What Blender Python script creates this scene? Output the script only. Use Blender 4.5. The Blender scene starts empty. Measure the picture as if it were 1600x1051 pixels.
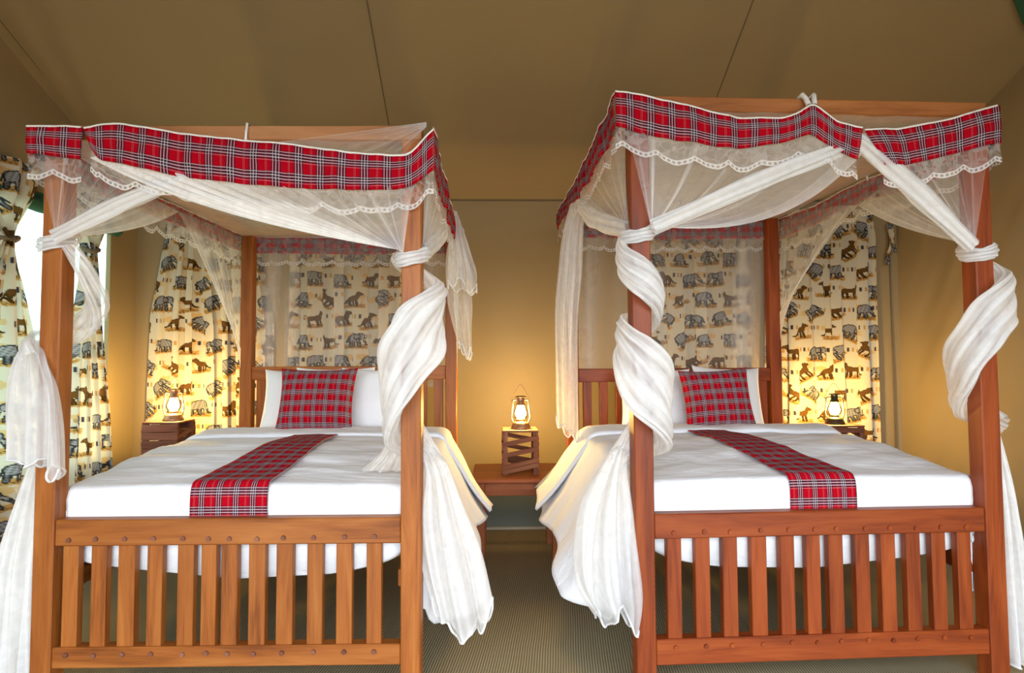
import bpy, bmesh, math, random
import numpy as np
from mathutils import Vector, Matrix

random.seed(7)
rng = np.random.default_rng(7)
PI = math.pi
scene = bpy.context.scene
COL = scene.collection

# ------------------------------------------------------------------ camera
cam_d = bpy.data.cameras.new('camera'); cam = bpy.data.objects.new('camera', cam_d); COL.objects.link(cam)
cam_d.sensor_width = 36; cam_d.lens = 919.33 / 1600 * 36; cam_d.clip_start = 0.05
cam.matrix_world = Matrix.Translation((0, 0, 1.47)) @ Matrix.Rotation(-0.0263, 4, 'Z') @ Matrix.Rotation(PI/2 + 0.0446, 4, 'X') @ Matrix.Rotation(-0.0051, 4, 'Z')
scene.camera = cam

# ------------------------------------------------------------------ world, exposure
world = bpy.data.worlds.new('sky'); scene.world = world; world.use_nodes = True
wn = world.node_tree; wn.nodes.clear()
wo = wn.nodes.new('ShaderNodeOutputWorld'); wb = wn.nodes.new('ShaderNodeBackground')
wb.inputs['Color'].default_value = (0.86, 0.95, 1.04, 1); wb.inputs['Strength'].default_value = 4.4
wn.links.new(wb.outputs[0], wo.inputs[0])
vs = scene.view_settings
vs.view_transform = 'Standard'; vs.look = 'None'; vs.gamma = 1; vs.use_curve_mapping = False; vs.exposure = 0.75
scene.cycles.use_denoising = True
scene.cycles.transparent_max_bounces = 32
scene.cycles.max_bounces = 10
scene.cycles.diffuse_bounces = 6
scene.cycles.sample_clamp_indirect = 4
def portal(name, loc, rot, sx, sy):
    l = bpy.data.lights.new(name, 'AREA'); l.shape = 'RECTANGLE'; l.size = sx; l.size_y = sy
    l.cycles.is_portal = True
    o = bpy.data.objects.new(name, l); COL.objects.link(o); o.location = loc; o.rotation_euler = rot
# openings that let the daylight in
portal('tent_front_portal', (0.25, -0.71, 1.45), (PI/2, 0, 0), 6.6, 2.9)
portal('window_portal', (-3.26, 4.08, 1.68), (0, -PI/2, 0), 1.9, 1.75)

# ------------------------------------------------------------------ materials
def newmat(name):
    m = bpy.data.materials.new(name); m.use_nodes = True; nt = m.node_tree; nt.nodes.clear()
    out = nt.nodes.new('ShaderNodeOutputMaterial')
    return m, nt, out
def nd(nt, typ, ins=None, **props):
    n = nt.nodes.new(typ)
    for k, v in props.items(): setattr(n, k, v)
    if ins:
        for k, v in ins.items():
            if hasattr(v, 'is_output'): nt.links.new(v, n.inputs[k])
            else: n.inputs[k].default_value = v
    return n
def math_(nt, op, a, b=0.0, c=None, clamp=False):
    n = nt.nodes.new('ShaderNodeMath'); n.operation = op; n.use_clamp = clamp
    for i, v in enumerate((a, b, c)):
        if v is None: continue
        if hasattr(v, 'is_output'): nt.links.new(v, n.inputs[i])
        else: n.inputs[i].default_value = v
    return n.outputs[0]
def mixc(nt, fac, a, b, blend='MIX'):
    n = nt.nodes.new('ShaderNodeMix'); n.data_type = 'RGBA'; n.blend_type = blend
    for i, v in ((0, fac), (6, a), (7, b)):
        if hasattr(v, 'is_output'): nt.links.new(v, n.inputs[i])
        else: n.inputs[i].default_value = v if i == 0 else (*v[:3], 1)
    return n.outputs[2]
def ramp(nt, fac, stops, interp='LINEAR'):
    n = nt.nodes.new('ShaderNodeValToRGB'); r = n.color_ramp; r.interpolation = interp
    while len(r.elements) < len(stops): r.elements.new(0.5)
    for e, (p, c) in zip(r.elements, stops): e.position = p; e.color = (*c[:3], 1)
    nt.links.new(fac, n.inputs[0]); return n.outputs[0]
def attr(nt, name):
    return nd(nt, 'ShaderNodeAttribute', attribute_name=name)
def principled(nt, out, **ins):
    p = nd(nt, 'ShaderNodeBsdfPrincipled', {k.replace('_', ' '): v for k, v in ins.items()})
    nt.links.new(p.outputs[0], out.inputs[0]); return p
def bump(nt, h, strength, dist=0.01):
    return nd(nt, 'ShaderNodeBump', {'Height': h, 'Strength': strength, 'Distance': dist}).outputs[0]

def wood_mat(name, dark, mid, light, rough=0.40, coat=0.10):
    m, nt, out = newmat(name)
    g = attr(nt, 'grain').outputs['Vector']; r = nd(nt, 'ShaderNodeObjectInfo').outputs['Random']
    off = nd(nt, 'ShaderNodeCombineXYZ', {0: math_(nt, 'MULTIPLY', r, 37.0), 1: math_(nt, 'MULTIPLY', r, 11.0), 2: math_(nt, 'MULTIPLY', r, 5.0)}).outputs[0]
    v = nd(nt, 'ShaderNodeVectorMath', {0: g, 1: off}, operation='ADD').outputs[0]
    v1 = nd(nt, 'ShaderNodeVectorMath', {0: v, 1: (1.3, 14, 14)}, operation='MULTIPLY').outputs[0]
    v2 = nd(nt, 'ShaderNodeVectorMath', {0: v, 1: (5, 150, 150)}, operation='MULTIPLY').outputs[0]
    v3 = nd(nt, 'ShaderNodeVectorMath', {0: v, 1: (2.2, 5, 5)}, operation='MULTIPLY').outputs[0]
    n1 = nd(nt, 'ShaderNodeTexNoise', {'Vector': v1, 'Scale': 1.0, 'Detail': 5.0, 'Roughness': 0.6, 'Distortion': 0.8}).outputs[0]
    n2 = nd(nt, 'ShaderNodeTexNoise', {'Vector': v2, 'Scale': 1.0, 'Detail': 3.0, 'Roughness': 0.6}).outputs[0]
    n3 = nd(nt, 'ShaderNodeTexNoise', {'Vector': v3, 'Scale': 1.0, 'Detail': 2.0}).outputs[0]
    f = math_(nt, 'ADD', math_(nt, 'MULTIPLY', n1, 0.75), math_(nt, 'MULTIPLY', n2, 0.25))
    c = ramp(nt, f, [(0.30, dark), (0.48, mid), (0.68, light)])
    c = mixc(nt, math_(nt, 'MULTIPLY', n3, 0.35), c, dark)
    shade = math_(nt, 'MULTIPLY_ADD', r, 0.22, 0.86)
    hs = nd(nt, 'ShaderNodeHueSaturation', {'Color': c, 'Value': shade}).outputs[0]
    principled(nt, out, Base_Color=hs, Roughness=math_(nt, 'MULTIPLY_ADD', n2, 0.2, rough), Specular_IOR_Level=0.3, Coat_Weight=coat, Coat_Roughness=0.3, Normal=bump(nt, n2, 0.12, 0.002))
    return m

M = {}
M['wood_honey'] = wood_mat('wood_honey', (0.13, 0.030, 0.005), (0.345, 0.100, 0.015), (0.48, 0.168, 0.034))
M['wood_red'] = wood_mat('wood_red', (0.095, 0.014, 0.003), (0.275, 0.048, 0.007), (0.385, 0.083, 0.014))
M['rail_honey'] = wood_mat('rail_honey', (0.22, 0.075, 0.022), (0.42, 0.175, 0.060), (0.54, 0.25, 0.10))
M['rail_red'] = wood_mat('rail_red', (0.19, 0.055, 0.014), (0.42, 0.145, 0.036), (0.55, 0.21, 0.062))
M['wood_table'] = wood_mat('wood_table', (0.16, 0.035, 0.010), (0.34, 0.088, 0.024), (0.46, 0.14, 0.045))
M['wood_crate'] = wood_mat('wood_crate', (0.09, 0.028, 0.015), (0.20, 0.070, 0.038), (0.34, 0.15, 0.09), 0.6, 0.0)

def canvas_mat(name, base, var=0.12):
    m, nt, out = newmat(name)
    oc = nd(nt, 'ShaderNodeTexCoord').outputs['Object']
    n = nd(nt, 'ShaderNodeTexNoise', {'Vector': oc, 'Scale': 0.9, 'Detail': 4.0, 'Roughness': 0.6}).outputs[0]
    f = nd(nt, 'ShaderNodeTexNoise', {'Vector': oc, 'Scale': 260.0, 'Detail': 2.0}).outputs[0]
    c = mixc(nt, n, tuple(x * (1 - var) for x in base), tuple(x * (1 + var) for x in base))
    c = mixc(nt, math_(nt, 'MULTIPLY', f, 0.25), c, tuple(x * 0.6 for x in base))
    principled(nt, out, Base_Color=c, Roughness=0.92, Normal=bump(nt, f, 0.15, 0.003))
    return m
M['canvas'] = canvas_mat('canvas', (0.315, 0.232, 0.120))
M['canvas_seam'] = canvas_mat('canvas_seam', (0.15, 0.11, 0.06))
M['canvas_green'] = canvas_mat('canvas_green', (0.02, 0.10, 0.055))
M['sod_cloth'] = canvas_mat('sod_cloth', (0.17, 0.19, 0.16))
M['cream_edge'] = canvas_mat('cream_edge', (0.5, 0.45, 0.36))

def carpet_mat():
    m, nt, out = newmat('sisal_carpet')
    oc = nd(nt, 'ShaderNodeTexCoord').outputs['Object']
    rot = nd(nt, 'ShaderNodeMapping', {'Vector': oc, 'Rotation': (0, 0, 0.12)}).outputs[0]
    sp = nd(nt, 'ShaderNodeSeparateXYZ', {0: rot})
    wob = nd(nt, 'ShaderNodeTexNoise', {'Vector': rot, 'Scale': 3.0, 'Detail': 2.0}).outputs[0]
    # ribs running in depth, knotted every few millimetres
    rib = math_(nt, 'SINE', math_(nt, 'MULTIPLY', math_(nt, 'MULTIPLY_ADD', wob, 0.01, sp.outputs[0]), 2*PI/0.013))
    knot = math_(nt, 'SINE', math_(nt, 'MULTIPLY_ADD', sp.outputs[1], 2*PI/0.011, math_(nt, 'MULTIPLY', rib, 0.8)))
    h = math_(nt, 'MULTIPLY_ADD', math_(nt, 'ADD', math_(nt, 'MULTIPLY', rib, 0.65), math_(nt, 'MULTIPLY', knot, 0.35)), 0.5, 0.5)
    n = nd(nt, 'ShaderNodeTexNoise', {'Vector': rot, 'Scale': 1.6, 'Detail': 5.0}).outputs[0]
    fl = nd(nt, 'ShaderNodeTexNoise', {'Vector': rot, 'Scale': 120.0, 'Detail': 2.0}).outputs[0]
    c = ramp(nt, h, [(0.1, (0.07, 0.058, 0.032)), (0.55, (0.29, 0.235, 0.125)), (0.9, (0.62, 0.50, 0.29))])
    c = mixc(nt, math_(nt, 'MULTIPLY', n, 0.5), c, (0.20, 0.19, 0.10))
    c = mixc(nt, math_(nt, 'MULTIPLY', fl, 0.35), c, (0.17, 0.12, 0.065))
    principled(nt, out, Base_Color=c, Roughness=0.95, Normal=bump(nt, h, 0.6, 0.004))
    return m
M['carpet'] = carpet_mat()

def cloth_mat(name, base, rough=0.85, wr=0.25, scale=9.0, sheen=0.1, stretch=(1, 1, 1)):
    m, nt, out = newmat(name)
    oc = nd(nt, 'ShaderNodeMapping', {'Vector': nd(nt, 'ShaderNodeTexCoord').outputs['Object'], 'Scale': stretch}).outputs[0]
    n = nd(nt, 'ShaderNodeTexNoise', {'Vector': oc, 'Scale': scale, 'Detail': 5.0, 'Roughness': 0.55, 'Distortion': 1.2}).outputs[0]
    principled(nt, out, Base_Color=(*base, 1), Roughness=rough, Sheen_Weight=sheen, Normal=bump(nt, n, wr, 0.02))
    return m
M['duvet'] = cloth_mat('duvet', (0.80, 0.80, 0.825), 0.8, 0.6, 5.0, 0.1, (0.6, 1.8, 1))
M['sheet'] = cloth_mat('sheet', (0.86, 0.86, 0.88), 0.85, 0.3, 6.0, 0.1, (0.6, 1, 2))
M['pillow'] = cloth_mat('pillow', (0.86, 0.86, 0.87), 0.85, 0.4, 7.0)

def net_mat(name, tint=(0.93, 0.93, 0.93), transl=0.38):
    m, nt, out = newmat(name)
    d = attr(nt, 'dens').outputs['Fac']
    oc = nd(nt, 'ShaderNodeTexCoord').outputs['Object']
    n = nd(nt, 'ShaderNodeTexNoise', {'Vector': oc, 'Scale': 14.0, 'Detail': 4.0, 'Distortion': 1.0}).outputs[0]
    fac = math_(nt, 'MULTIPLY', d, math_(nt, 'MULTIPLY_ADD', n, 0.5, 0.75), clamp=True)
    df = nd(nt, 'ShaderNodeBsdfDiffuse', {'Color': (*tint, 1)}); tr = nd(nt, 'ShaderNodeBsdfTranslucent', {'Color': (*tint, 1)})
    cl = nd(nt, 'ShaderNodeMixShader', {0: transl, 1: df.outputs[0], 2: tr.outputs[0]})
    tp = nd(nt, 'ShaderNodeBsdfTransparent')
    mx = nd(nt, 'ShaderNodeMixShader', {0: fac, 1: tp.outputs[0], 2: cl.outputs[0]})
    nt.links.new(mx.outputs[0], out.inputs[0]); return m
M['net'] = net_mat('net')
def lace_mats():
    res = []
    for kind in ('band', 'fill'):
        m, nt, out = newmat('lace_' + kind)
        uv = nd(nt, 'ShaderNodeUVMap').outputs[0]; sp = nd(nt, 'ShaderNodeSeparateXYZ', {0: uv})
        if kind == 'band':
            fx = math_(nt, 'SUBTRACT', math_(nt, 'FRACT', math_(nt, 'DIVIDE', sp.outputs[0], 0.024)), 0.5)
            fy = math_(nt, 'SUBTRACT', sp.outputs[1], 0.5)
            r2 = math_(nt, 'ADD', math_(nt, 'MULTIPLY', math_(nt, 'MULTIPLY', fx, fx), 10.0), math_(nt, 'MULTIPLY', math_(nt, 'MULTIPLY', fy, fy), 16.0))
            fac = math_(nt, 'MULTIPLY_ADD', math_(nt, 'GREATER_THAN', r2, 1.0), 0.58, 0.30)
        else:
            vo = nd(nt, 'ShaderNodeTexVoronoi', {'Vector': uv, 'Scale': 26.0, 'Randomness': 0.9}, feature='DISTANCE_TO_EDGE').outputs['Distance']
            n = nd(nt, 'ShaderNodeTexNoise', {'Vector': uv, 'Scale': 14.0, 'Detail': 2.0}).outputs[0]
            ring = math_(nt, 'LESS_THAN', vo, 0.07)
            blob = math_(nt, 'GREATER_THAN', n, 0.58)
            fac = math_(nt, 'ADD', math_(nt, 'MULTIPLY', math_(nt, 'MAXIMUM', math_(nt, 'MULTIPLY', ring, 0.8), blob), 0.20), 0.10)
        df = nd(nt, 'ShaderNodeBsdfDiffuse', {'Color': (0.84, 0.83, 0.83, 1)}); tr = nd(nt, 'ShaderNodeBsdfTranslucent', {'Color': (0.84, 0.83, 0.83, 1)})
        cl = nd(nt, 'ShaderNodeMixShader', {0: 0.35, 1: df.outputs[0], 2: tr.outputs[0]})
        mx = nd(nt, 'ShaderNodeMixShader', {0: fac, 1: nd(nt, 'ShaderNodeBsdfTransparent').outputs[0], 2: cl.outputs[0]})
        nt.links.new(mx.outputs[0], out.inputs[0]); res.append(m)
    return res
M['lace_band'], M['lace_fill'] = lace_mats()

def tartan_mat():
    m, nt, out = newmat('red_tartan')
    uv = nd(nt, 'ShaderNodeUVMap').outputs[0]; sp = nd(nt, 'ShaderNodeSeparateXYZ', {0: uv})
    R = (0.38, 0.002, 0.010); D = (0.012, 0.010, 0.022); Wh = (0.60, 0.53, 0.54); P = (0.50, 0.10, 0.14)
    # one sett: a red field, then a bunch of white and near-black lines
    K = (0, 0, 0); O = (1, 1, 1)
    def lines(f, spans):
        st = [(0.0, K)]
        for p, q, v in spans: st += [(p, (v, v, v)), (q, K)]
        return ramp(nt, f, st, 'CONSTANT')
    u = math_(nt, 'FRACT', sp.outputs[0]); v = math_(nt, 'FRACT', sp.outputs[1])
    dark = lines(u, [(0.46, 0.52, 0.9), (0.56, 0.65, 1), (0.69, 0.78, 1), (0.82, 0.88, 0.9)])
    darkv = lines(v, [(0.42, 0.50, 0.9), (0.545, 0.645, 1), (0.69, 0.79, 1), (0.835, 0.87, 0.8)])
    white = lines(u, [(0.20, 0.215, 0.3), (0.26, 0.275, 0.3), (0.525, 0.56, 0.8), (0.65, 0.69, 1), (0.78, 0.815, 0.8)])
    whitev = lines(v, [(0.36, 0.385, 0.5), (0.50, 0.545, 0.9), (0.645, 0.69, 1), (0.79, 0.83, 0.8)])
    c = mixc(nt, math_(nt, 'MULTIPLY', dark, 0.82), R, D); c = mixc(nt, math_(nt, 'MULTIPLY', darkv, 0.82), c, D)
    c = mixc(nt, math_(nt, 'MULTIPLY', white, 0.55), c, Wh); c = mixc(nt, math_(nt, 'MULTIPLY', whitev, 0.62), c, Wh)
    oc = nd(nt, 'ShaderNodeTexCoord').outputs['Object']
    n = nd(nt, 'ShaderNodeTexNoise', {'Vector': oc, 'Scale': 400.0, 'Detail': 1.0}).outputs[0]
    n2 = nd(nt, 'ShaderNodeTexNoise', {'Vector': oc, 'Scale': 14.0, 'Detail': 3.0}).outputs[0]
    principled(nt, out, Base_Color=c, Roughness=1.0, Specular_IOR_Level=0.05, Normal=bump(nt, math_(nt, 'MULTIPLY_ADD', n2, 4.0, n), 0.2, 0.004))
    return m
M['tartan'] = tartan_mat()

def curtain_mat():
    m, nt, out = newmat('printed_cotton')
    c = attr(nt, 'print').outputs['Color']
    df = nd(nt, 'ShaderNodeBsdfDiffuse', {'Color': c, 'Roughness': 0.9}); tr = nd(nt, 'ShaderNodeBsdfTranslucent', {'Color': c})
    mx = nd(nt, 'ShaderNodeMixShader', {0: 0.4, 1: df.outputs[0], 2: tr.outputs[0]})
    nt.links.new(mx.outputs[0], out.inputs[0]); return m
M['curtain'] = curtain_mat()
def simple(name, col, rough=0.5, metal=0.0):
    m, nt, out = newmat(name)
    oc = nd(nt, 'ShaderNodeTexCoord').outputs['Object']
    n = nd(nt, 'ShaderNodeTexNoise', {'Vector': oc, 'Scale': 30.0, 'Detail': 3.0}).outputs[0]
    c = mixc(nt, n, tuple(x*0.8 for x in col), tuple(min(1, x*1.2) for x in col))
    principled(nt, out, Base_Color=c, Roughness=rough, Metallic=metal); return m
M['bronze'] = simple('bronze', (0.42, 0.25, 0.15), 0.38, 0.85)
M['dark_metal'] = simple('dark_metal', (0.06, 0.05, 0.03), 0.4, 0.7)
M['cord'] = simple('cord', (0.8, 0.76, 0.7), 0.9)
M['grass'] = simple('dry_ground', (0.25, 0.22, 0.17), 1.0)
def emis(name, col, s):
    m, nt, out = newmat(name)
    e = nd(nt, 'ShaderNodeEmission', {'Color': (*col, 1), 'Strength': s}); nt.links.new(e.outputs[0], out.inputs[0]); return m
M['mantle'] = emis('mantle', (1.0, 0.655, 0.185), 430.0)
def glass_thin():
    m, nt, out = newmat('lamp_glass')
    g = nd(nt, 'ShaderNodeBsdfGlossy', {'Roughness': 0.05, 'Color': (1, 0.95, 0.85, 1)}); t = nd(nt, 'ShaderNodeBsdfTransparent', {'Color': (1, 0.96, 0.88, 1)})
    fr = nd(nt, 'ShaderNodeFresnel', {'IOR': 1.3})
    mx = nd(nt, 'ShaderNodeMixShader', {0: fr.outputs[0], 1: t.outputs[0], 2: g.outputs[0]}); nt.links.new(mx.outputs[0], out.inputs[0]); return m
M['glass'] = glass_thin()
def screen_mat():
    m, nt, out = newmat('daylight_tint_screen')
    t = nd(nt, 'ShaderNodeBsdfTransparent', {'Color': (0.27, 0.36, 0.325, 1)}); d = nd(nt, 'ShaderNodeBsdfTranslucent', {'Color': (0.45, 0.65, 0.56, 1)})
    mx = nd(nt, 'ShaderNodeMixShader', {0: 0.35, 1: t.outputs[0], 2: d.outputs[0]}); nt.links.new(mx.outputs[0], out.inputs[0]); return m
M['screen'] = screen_mat()  # added panel; its green tint turns the window daylight mint

# ------------------------------------------------------------------ mesh helpers
def link(name, me, parent=None, mat=None):
    o = bpy.data.objects.new(name, me); COL.objects.link(o)
    if parent is not None: o.parent = parent
    if mat is not None and me is not None and not me.materials: me.materials.append(M[mat])
    return o
def tag(o, label=None, cat=None, group=None, kind=None):
    if label: o['label'] = label
    if cat: o['category'] = cat
    if group: o['group'] = group
    if kind: o['kind'] = kind
    return o
def thing(name, label, cat, loc=(0, 0, 0), rz=0, group=None):
    o = bpy.data.objects.new(name, None); COL.objects.link(o); o.location = loc; o.rotation_euler = (0, 0, rz)
    o.empty_display_size = 0.1
    return tag(o, label, cat, group)
def copy_tree(o, parent=None):
    c = o.copy(); COL.objects.link(c); c.parent = parent
    for ch in list(o.children): copy_tree(ch, c)
    return c
_boxes = {}
def box_mesh(size, bev=0.004, mat='wood_honey'):
    key = (tuple(round(s, 4) for s in size), bev, mat)
    if key in _boxes: return _boxes[key]
    bm = bmesh.new(); bmesh.ops.create_cube(bm, size=1.0)
    for v in bm.verts: v.co = Vector((v.co.x*size[0], v.co.y*size[1], v.co.z*size[2]))
    if bev > 0: bmesh.ops.bevel(bm, geom=list(bm.edges), offset=bev, segments=1, profile=0.5, affect='EDGES')
    me = bpy.data.meshes.new('board'); bm.to_mesh(me); bm.free()
    me.materials.append(M[mat])
    ax = int(np.argmax(size)); oth = [i for i in range(3) if i != ax]
    co = np.array([v.co for v in me.vertices]); off = rng.random(3)*3
    g = np.stack([co[:, ax], co[:, oth[0]], co[:, oth[1]]], 1) + off
    a = me.attributes.new('grain', 'FLOAT_VECTOR', 'POINT'); a.data.foreach_set('vector', g.astype(np.float32).ravel())
    _boxes[key] = me; return me
def board(name, lo, hi, mat, parent=None, bev=0.004, rot=None):
    size = [hi[i]-lo[i] for i in range(3)]
    o = link(name, box_mesh(size, bev, mat), parent)
    o.location = [(hi[i]+lo[i])/2 for i in range(3)]
    if rot: o.rotation_euler = rot
    return o
def mesh_np(name, V, F, mat, parent=None, smooth=True, uv=None, attrs=None, color=None):
    """V (n,3); F (m,4) quads"""
    me = bpy.data.meshes.new(name); n, m = len(V), len(F)
    me.vertices.add(n); me.vertices.foreach_set('co', np.asarray(V, np.float32).ravel())
    me.loops.add(m*4); me.loops.foreach_set('vertex_index', np.asarray(F, np.int32).ravel())
    me.polygons.add(m); me.polygons.foreach_set('loop_start', np.arange(0, m*4, 4, dtype=np.int32)); me.polygons.foreach_set('loop_total', np.full(m, 4, np.int32))
    me.update(calc_edges=True)
    if smooth: me.polygons.foreach_set('use_smooth', np.ones(m, bool))
    if uv is not None:
        l = me.uv_layers.new(name='UVMap'); l.data.foreach_set('uv', np.asarray(uv, np.float32)[np.asarray(F).ravel()].ravel())
    for k, a in (attrs or {}).items():
        at = me.attributes.new(k, 'FLOAT', 'POINT'); at.data.foreach_set('value', np.asarray(a, np.float32).ravel())
    if color is not None:
        at = me.color_attributes.new('print', 'FLOAT_COLOR', 'POINT')
        c4 = np.ones((n, 4), np.float32); c4[:, :3] = color; at.data.foreach_set('color', c4.ravel())
    me.validate(); me.update()
    return link(name, me, parent, mat)
def grid_faces(nr, nc, wrap=False, skip=None):
    i = np.arange(nr-1)[:, None]; j = np.arange(nc if wrap else nc-1)[None, :]; j2 = (j+1) % nc
    F = np.stack(np.broadcast_arrays(i*nc+j, i*nc+j2, (i+1)*nc+j2, (i+1)*nc+j), -1)
    if skip is not None: return F[~skip]
    return F.reshape(-1, 4)
def sheet(name, P, mat, parent=None, wrap=False, uv=None, dens=None, color=None, skip=None, solid=0, smooth=True):
    nr, nc = P.shape[:2]
    o = mesh_np(name, P.reshape(-1, 3), grid_faces(nr, nc, wrap, skip), mat, parent, smooth,
                None if uv is None else uv.reshape(-1, 2), None if dens is None else {'dens': np.broadcast_to(dens, (nr, nc))},
                None if color is None else color.reshape(-1, 3))
    if solid:
        md = o.modifiers.new('thickness', 'SOLIDIFY'); md.thickness = solid; md.offset = 0
    return o
def lathe(name, prof, mat, parent, segs=20, cap=True):
    prof = list(prof)
    a = np.linspace(0, 2*PI, segs, endpoint=False)
    P = np.stack([np.stack([r*np.cos(a), r*np.sin(a), np.full(segs, z)], 1) for r, z in prof])
    return sheet(name, P, mat, parent, wrap=True)
def tube(name, pts, r, mat, parent, n=6, dens=None):
    pts = np.asarray(pts, float); rr = np.broadcast_to(r, len(pts))
    T = np.gradient(pts, axis=0); T /= np.linalg.norm(T, axis=1)[:, None] + 1e-9
    ref = np.array([0.31, 0.87, 0.23]); Nn = np.cross(T, ref); Nn /= np.linalg.norm(Nn, axis=1)[:, None]; Bn = np.cross(T, Nn)
    a = np.linspace(0, 2*PI, n, endpoint=False)
    P = pts[:, None] + rr[:, None, None]*(np.cos(a)[None, :, None]*Nn[:, None] + np.sin(a)[None, :, None]*Bn[:, None])
    return sheet(name, P, mat, parent, wrap=True, dens=dens)
def smooth_path(w, n):
    """Catmull-Rom through rows of w"""
    w = np.asarray(w, float); p = np.vstack([2*w[0]-w[1], w, 2*w[-1]-w[-2]]); k = len(w)-1
    t = np.linspace(0, k, n); i = np.minimum(t.astype(int), k-1); f = (t-i)[:, None]
    a, b, c, d = p[i], p[i+1], p[i+2], p[i+3]
    return 0.5*((2*b)+(c-a)*f+(2*a-5*b+4*c-d)*f**2+(3*b-a-3*c+d)*f**3)
def wobble(x, seed, base=1.0, octs=4):
    r = np.random.default_rng(seed); s = np.zeros_like(x, dtype=float)
    for k in range(octs):
        s += np.sin(x*base*(1.7**k)*2*PI + r.random()*7)*(0.65**k)
    return s/1.8
def wob2(x, y, seed, base=1.0, octs=5):
    r = np.random.default_rng(seed); s = np.zeros_like(x*y, dtype=float)
    for k in range(octs):
        a = r.random()*2*PI; f = base*(1.55**k)
        s += np.sin((x*np.cos(a)+y*np.sin(a))*f*2*PI + r.random()*7)*(0.65**k)
    return s/2
def sstep(a, b, x):
    t = np.clip((x-a)/(b-a), 0, 1); return t*t*(3-2*t)

# ------------------------------------------------------------------ the tent
XL, XR, YB, YF = -3.21, 3.70, 5.30, -0.7
ZE, SL, YR = 2.95, 0.44, 2.3
def roofz(y): return np.where(y > YR, ZE + SL*(YB-y), ZE + SL*(y-YF))
n = 2
fl = mesh_np('floor', np.array([[XL, YF, 0], [XR, YF, 0], [XR, YB, 0], [XL, YB, 0]], float), [[0, 1, 2, 3]], 'carpet', smooth=False); tag(fl, kind='structure')
gr = mesh_np('ground_outside', np.array([[-40, -40, -0.06], [40, -40, -0.06], [40, 40, -0.06], [-40, 40, -0.06]], float), [[0, 1, 2, 3]], 'grass', smooth=False); tag(gr, kind='structure')
# back wall, gently bellied canvas
X, Z = np.meshgrid(np.linspace(XL-0.05, XR+0.05, 110), np.linspace(0, ZE, 50))
Pb = np.stack([X, YB + 0.012*wob2(X, Z*0.4, 3, 0.35)*np.sin(PI*Z/ZE), Z], -1)
wbk = sheet('wall_back', Pb, 'canvas'); tag(wbk, kind='structure')
# side walls up to the ridge; the left one has the window opening
def side_wall(name, x, hole=None, seed=1, amp=0.012):
    ys = np.linspace(YF, YB+0.04, 150); ts = np.linspace(0, 1, 90)
    Y, T = np.meshgrid(ys, ts); Z = T*(roofz(Y)+0.06)
    cre = amp*wob2(Y*1.0+0.6*Z, Z*0.25, seed, 0.45 if amp < 0.02 else 0.7)*np.sin(PI*T)*sstep(0, 0.4, np.maximum(YB-Y, 0))
    P = np.stack([x + cre, Y, Z], -1); sk = None
    if hole:
        yc = (Y[:-1, :-1]+Y[1:, 1:])/2; zc = (Z[:-1, :-1]+Z[1:, 1:])/2
        sk = (yc > hole[0]) & (yc < hole[1]) & (zc > hole[2]) & (zc < hole[3])
    return tag(sheet(name, P, 'canvas', skip=sk), kind='structure')
HOLE = (3.2, 4.95, 0.72, 2.62)
side_wall('wall_left', XL, HOLE, 5)
side_wall('wall_right', XR, None, 9, 0.034)
X, Y = np.meshgrid(np.linspace(XL-0.02, XR+0.02, 130), np.concatenate([np.linspace(YF-0.05, YR, 30), np.linspace(YR, YB+0.02, 70)[1:]]))
Zr = roofz(Y) + 0.02*wob2(X, Y*0.5, 12, 0.3)*sstep(0, 0.5, YB-Y)
# tension folds running out of the left back corner
dcl = np.abs((X-XL) - 0.28*(YB-Y)); Zr = Zr - 0.035*np.exp(-(dcl/0.06)**2)*sstep(0.1, 0.8, YB-Y)*np.exp(-((YB-Y)/2.2)**2)
dcl2 = np.abs((X-XL) - 0.12*(YB-Y)); Zr = Zr - 0.03*np.exp(-(dcl2/0.05)**2)*sstep(0.1, 0.8, YB-Y)*np.exp(-((YB-Y)/2.2)**2)
ceil = sheet('ceiling', np.stack([X, Y, Zr], -1), 'canvas'); tag(ceil, kind='structure')
def seam(x0, y0, x1, y1, parent, w=0.004):
    t = np.linspace(0, 1, 40); x = x0+(x1-x0)*t; y = y0+(y1-y0)*t
    z = roofz(y) + 0.02*np.array([wob2(np.array(a), np.array(b*0.5), 12, 0.3) for a, b in zip(x, y)])*sstep(0, 0.5, YB-y) - 0.004
    P = np.stack([np.stack([x-w, y, z], -1), np.stack([x+w, y, z], -1)], 1)
    return sheet('seam', P, 'canvas_seam', parent, smooth=False, solid=0.003)
seam(-0.75, 2.4, -0.85, 5.28, ceil, 0.003); seam(1.58, 2.4, 1.66, 5.28, ceil, 0.0022); seam(-3.12, 2.4, -3.12, 5.28, ceil, 0.002)
sm = board('seam', (XL, YB-0.012, ZE-0.01), (XR, YB, ZE+0.006), 'canvas_seam', wbk, 0.001)
for x, w in ((-2.95, 0.004), (3.62, 0.003)):
    board('seam', (x-w, YB-0.016, 0.3), (x+w, YB-0.004, ZE), 'canvas_seam', wbk, 0.001)
tr = board('trim_1', (XL, YB-0.02, 0.012), (XR, YB-0.004, 0.32), 'sod_cloth'); tag(tr, kind='structure')
bb = board('baseboard_back', (XL, YB-0.045, 0.0), (XR, YB-0.02, 0.022), 'cream_edge'); tag(bb, kind='structure')
# green outer fly showing at the right gable
Xg, Tg = np.meshgrid(np.linspace(3.16, XR-0.03, 20), np.linspace(0, 1, 8))
Yg = 2.6 + Tg*(3.44 + (Xg-3.16)*0.72 - 2.6)
gp = sheet('trim_2', np.stack([Xg, Yg, roofz(Yg) - 0.05 + 0.01*np.sin(Xg*20)], -1), 'canvas_green', solid=0.004); tag(gp, kind='structure')
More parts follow.
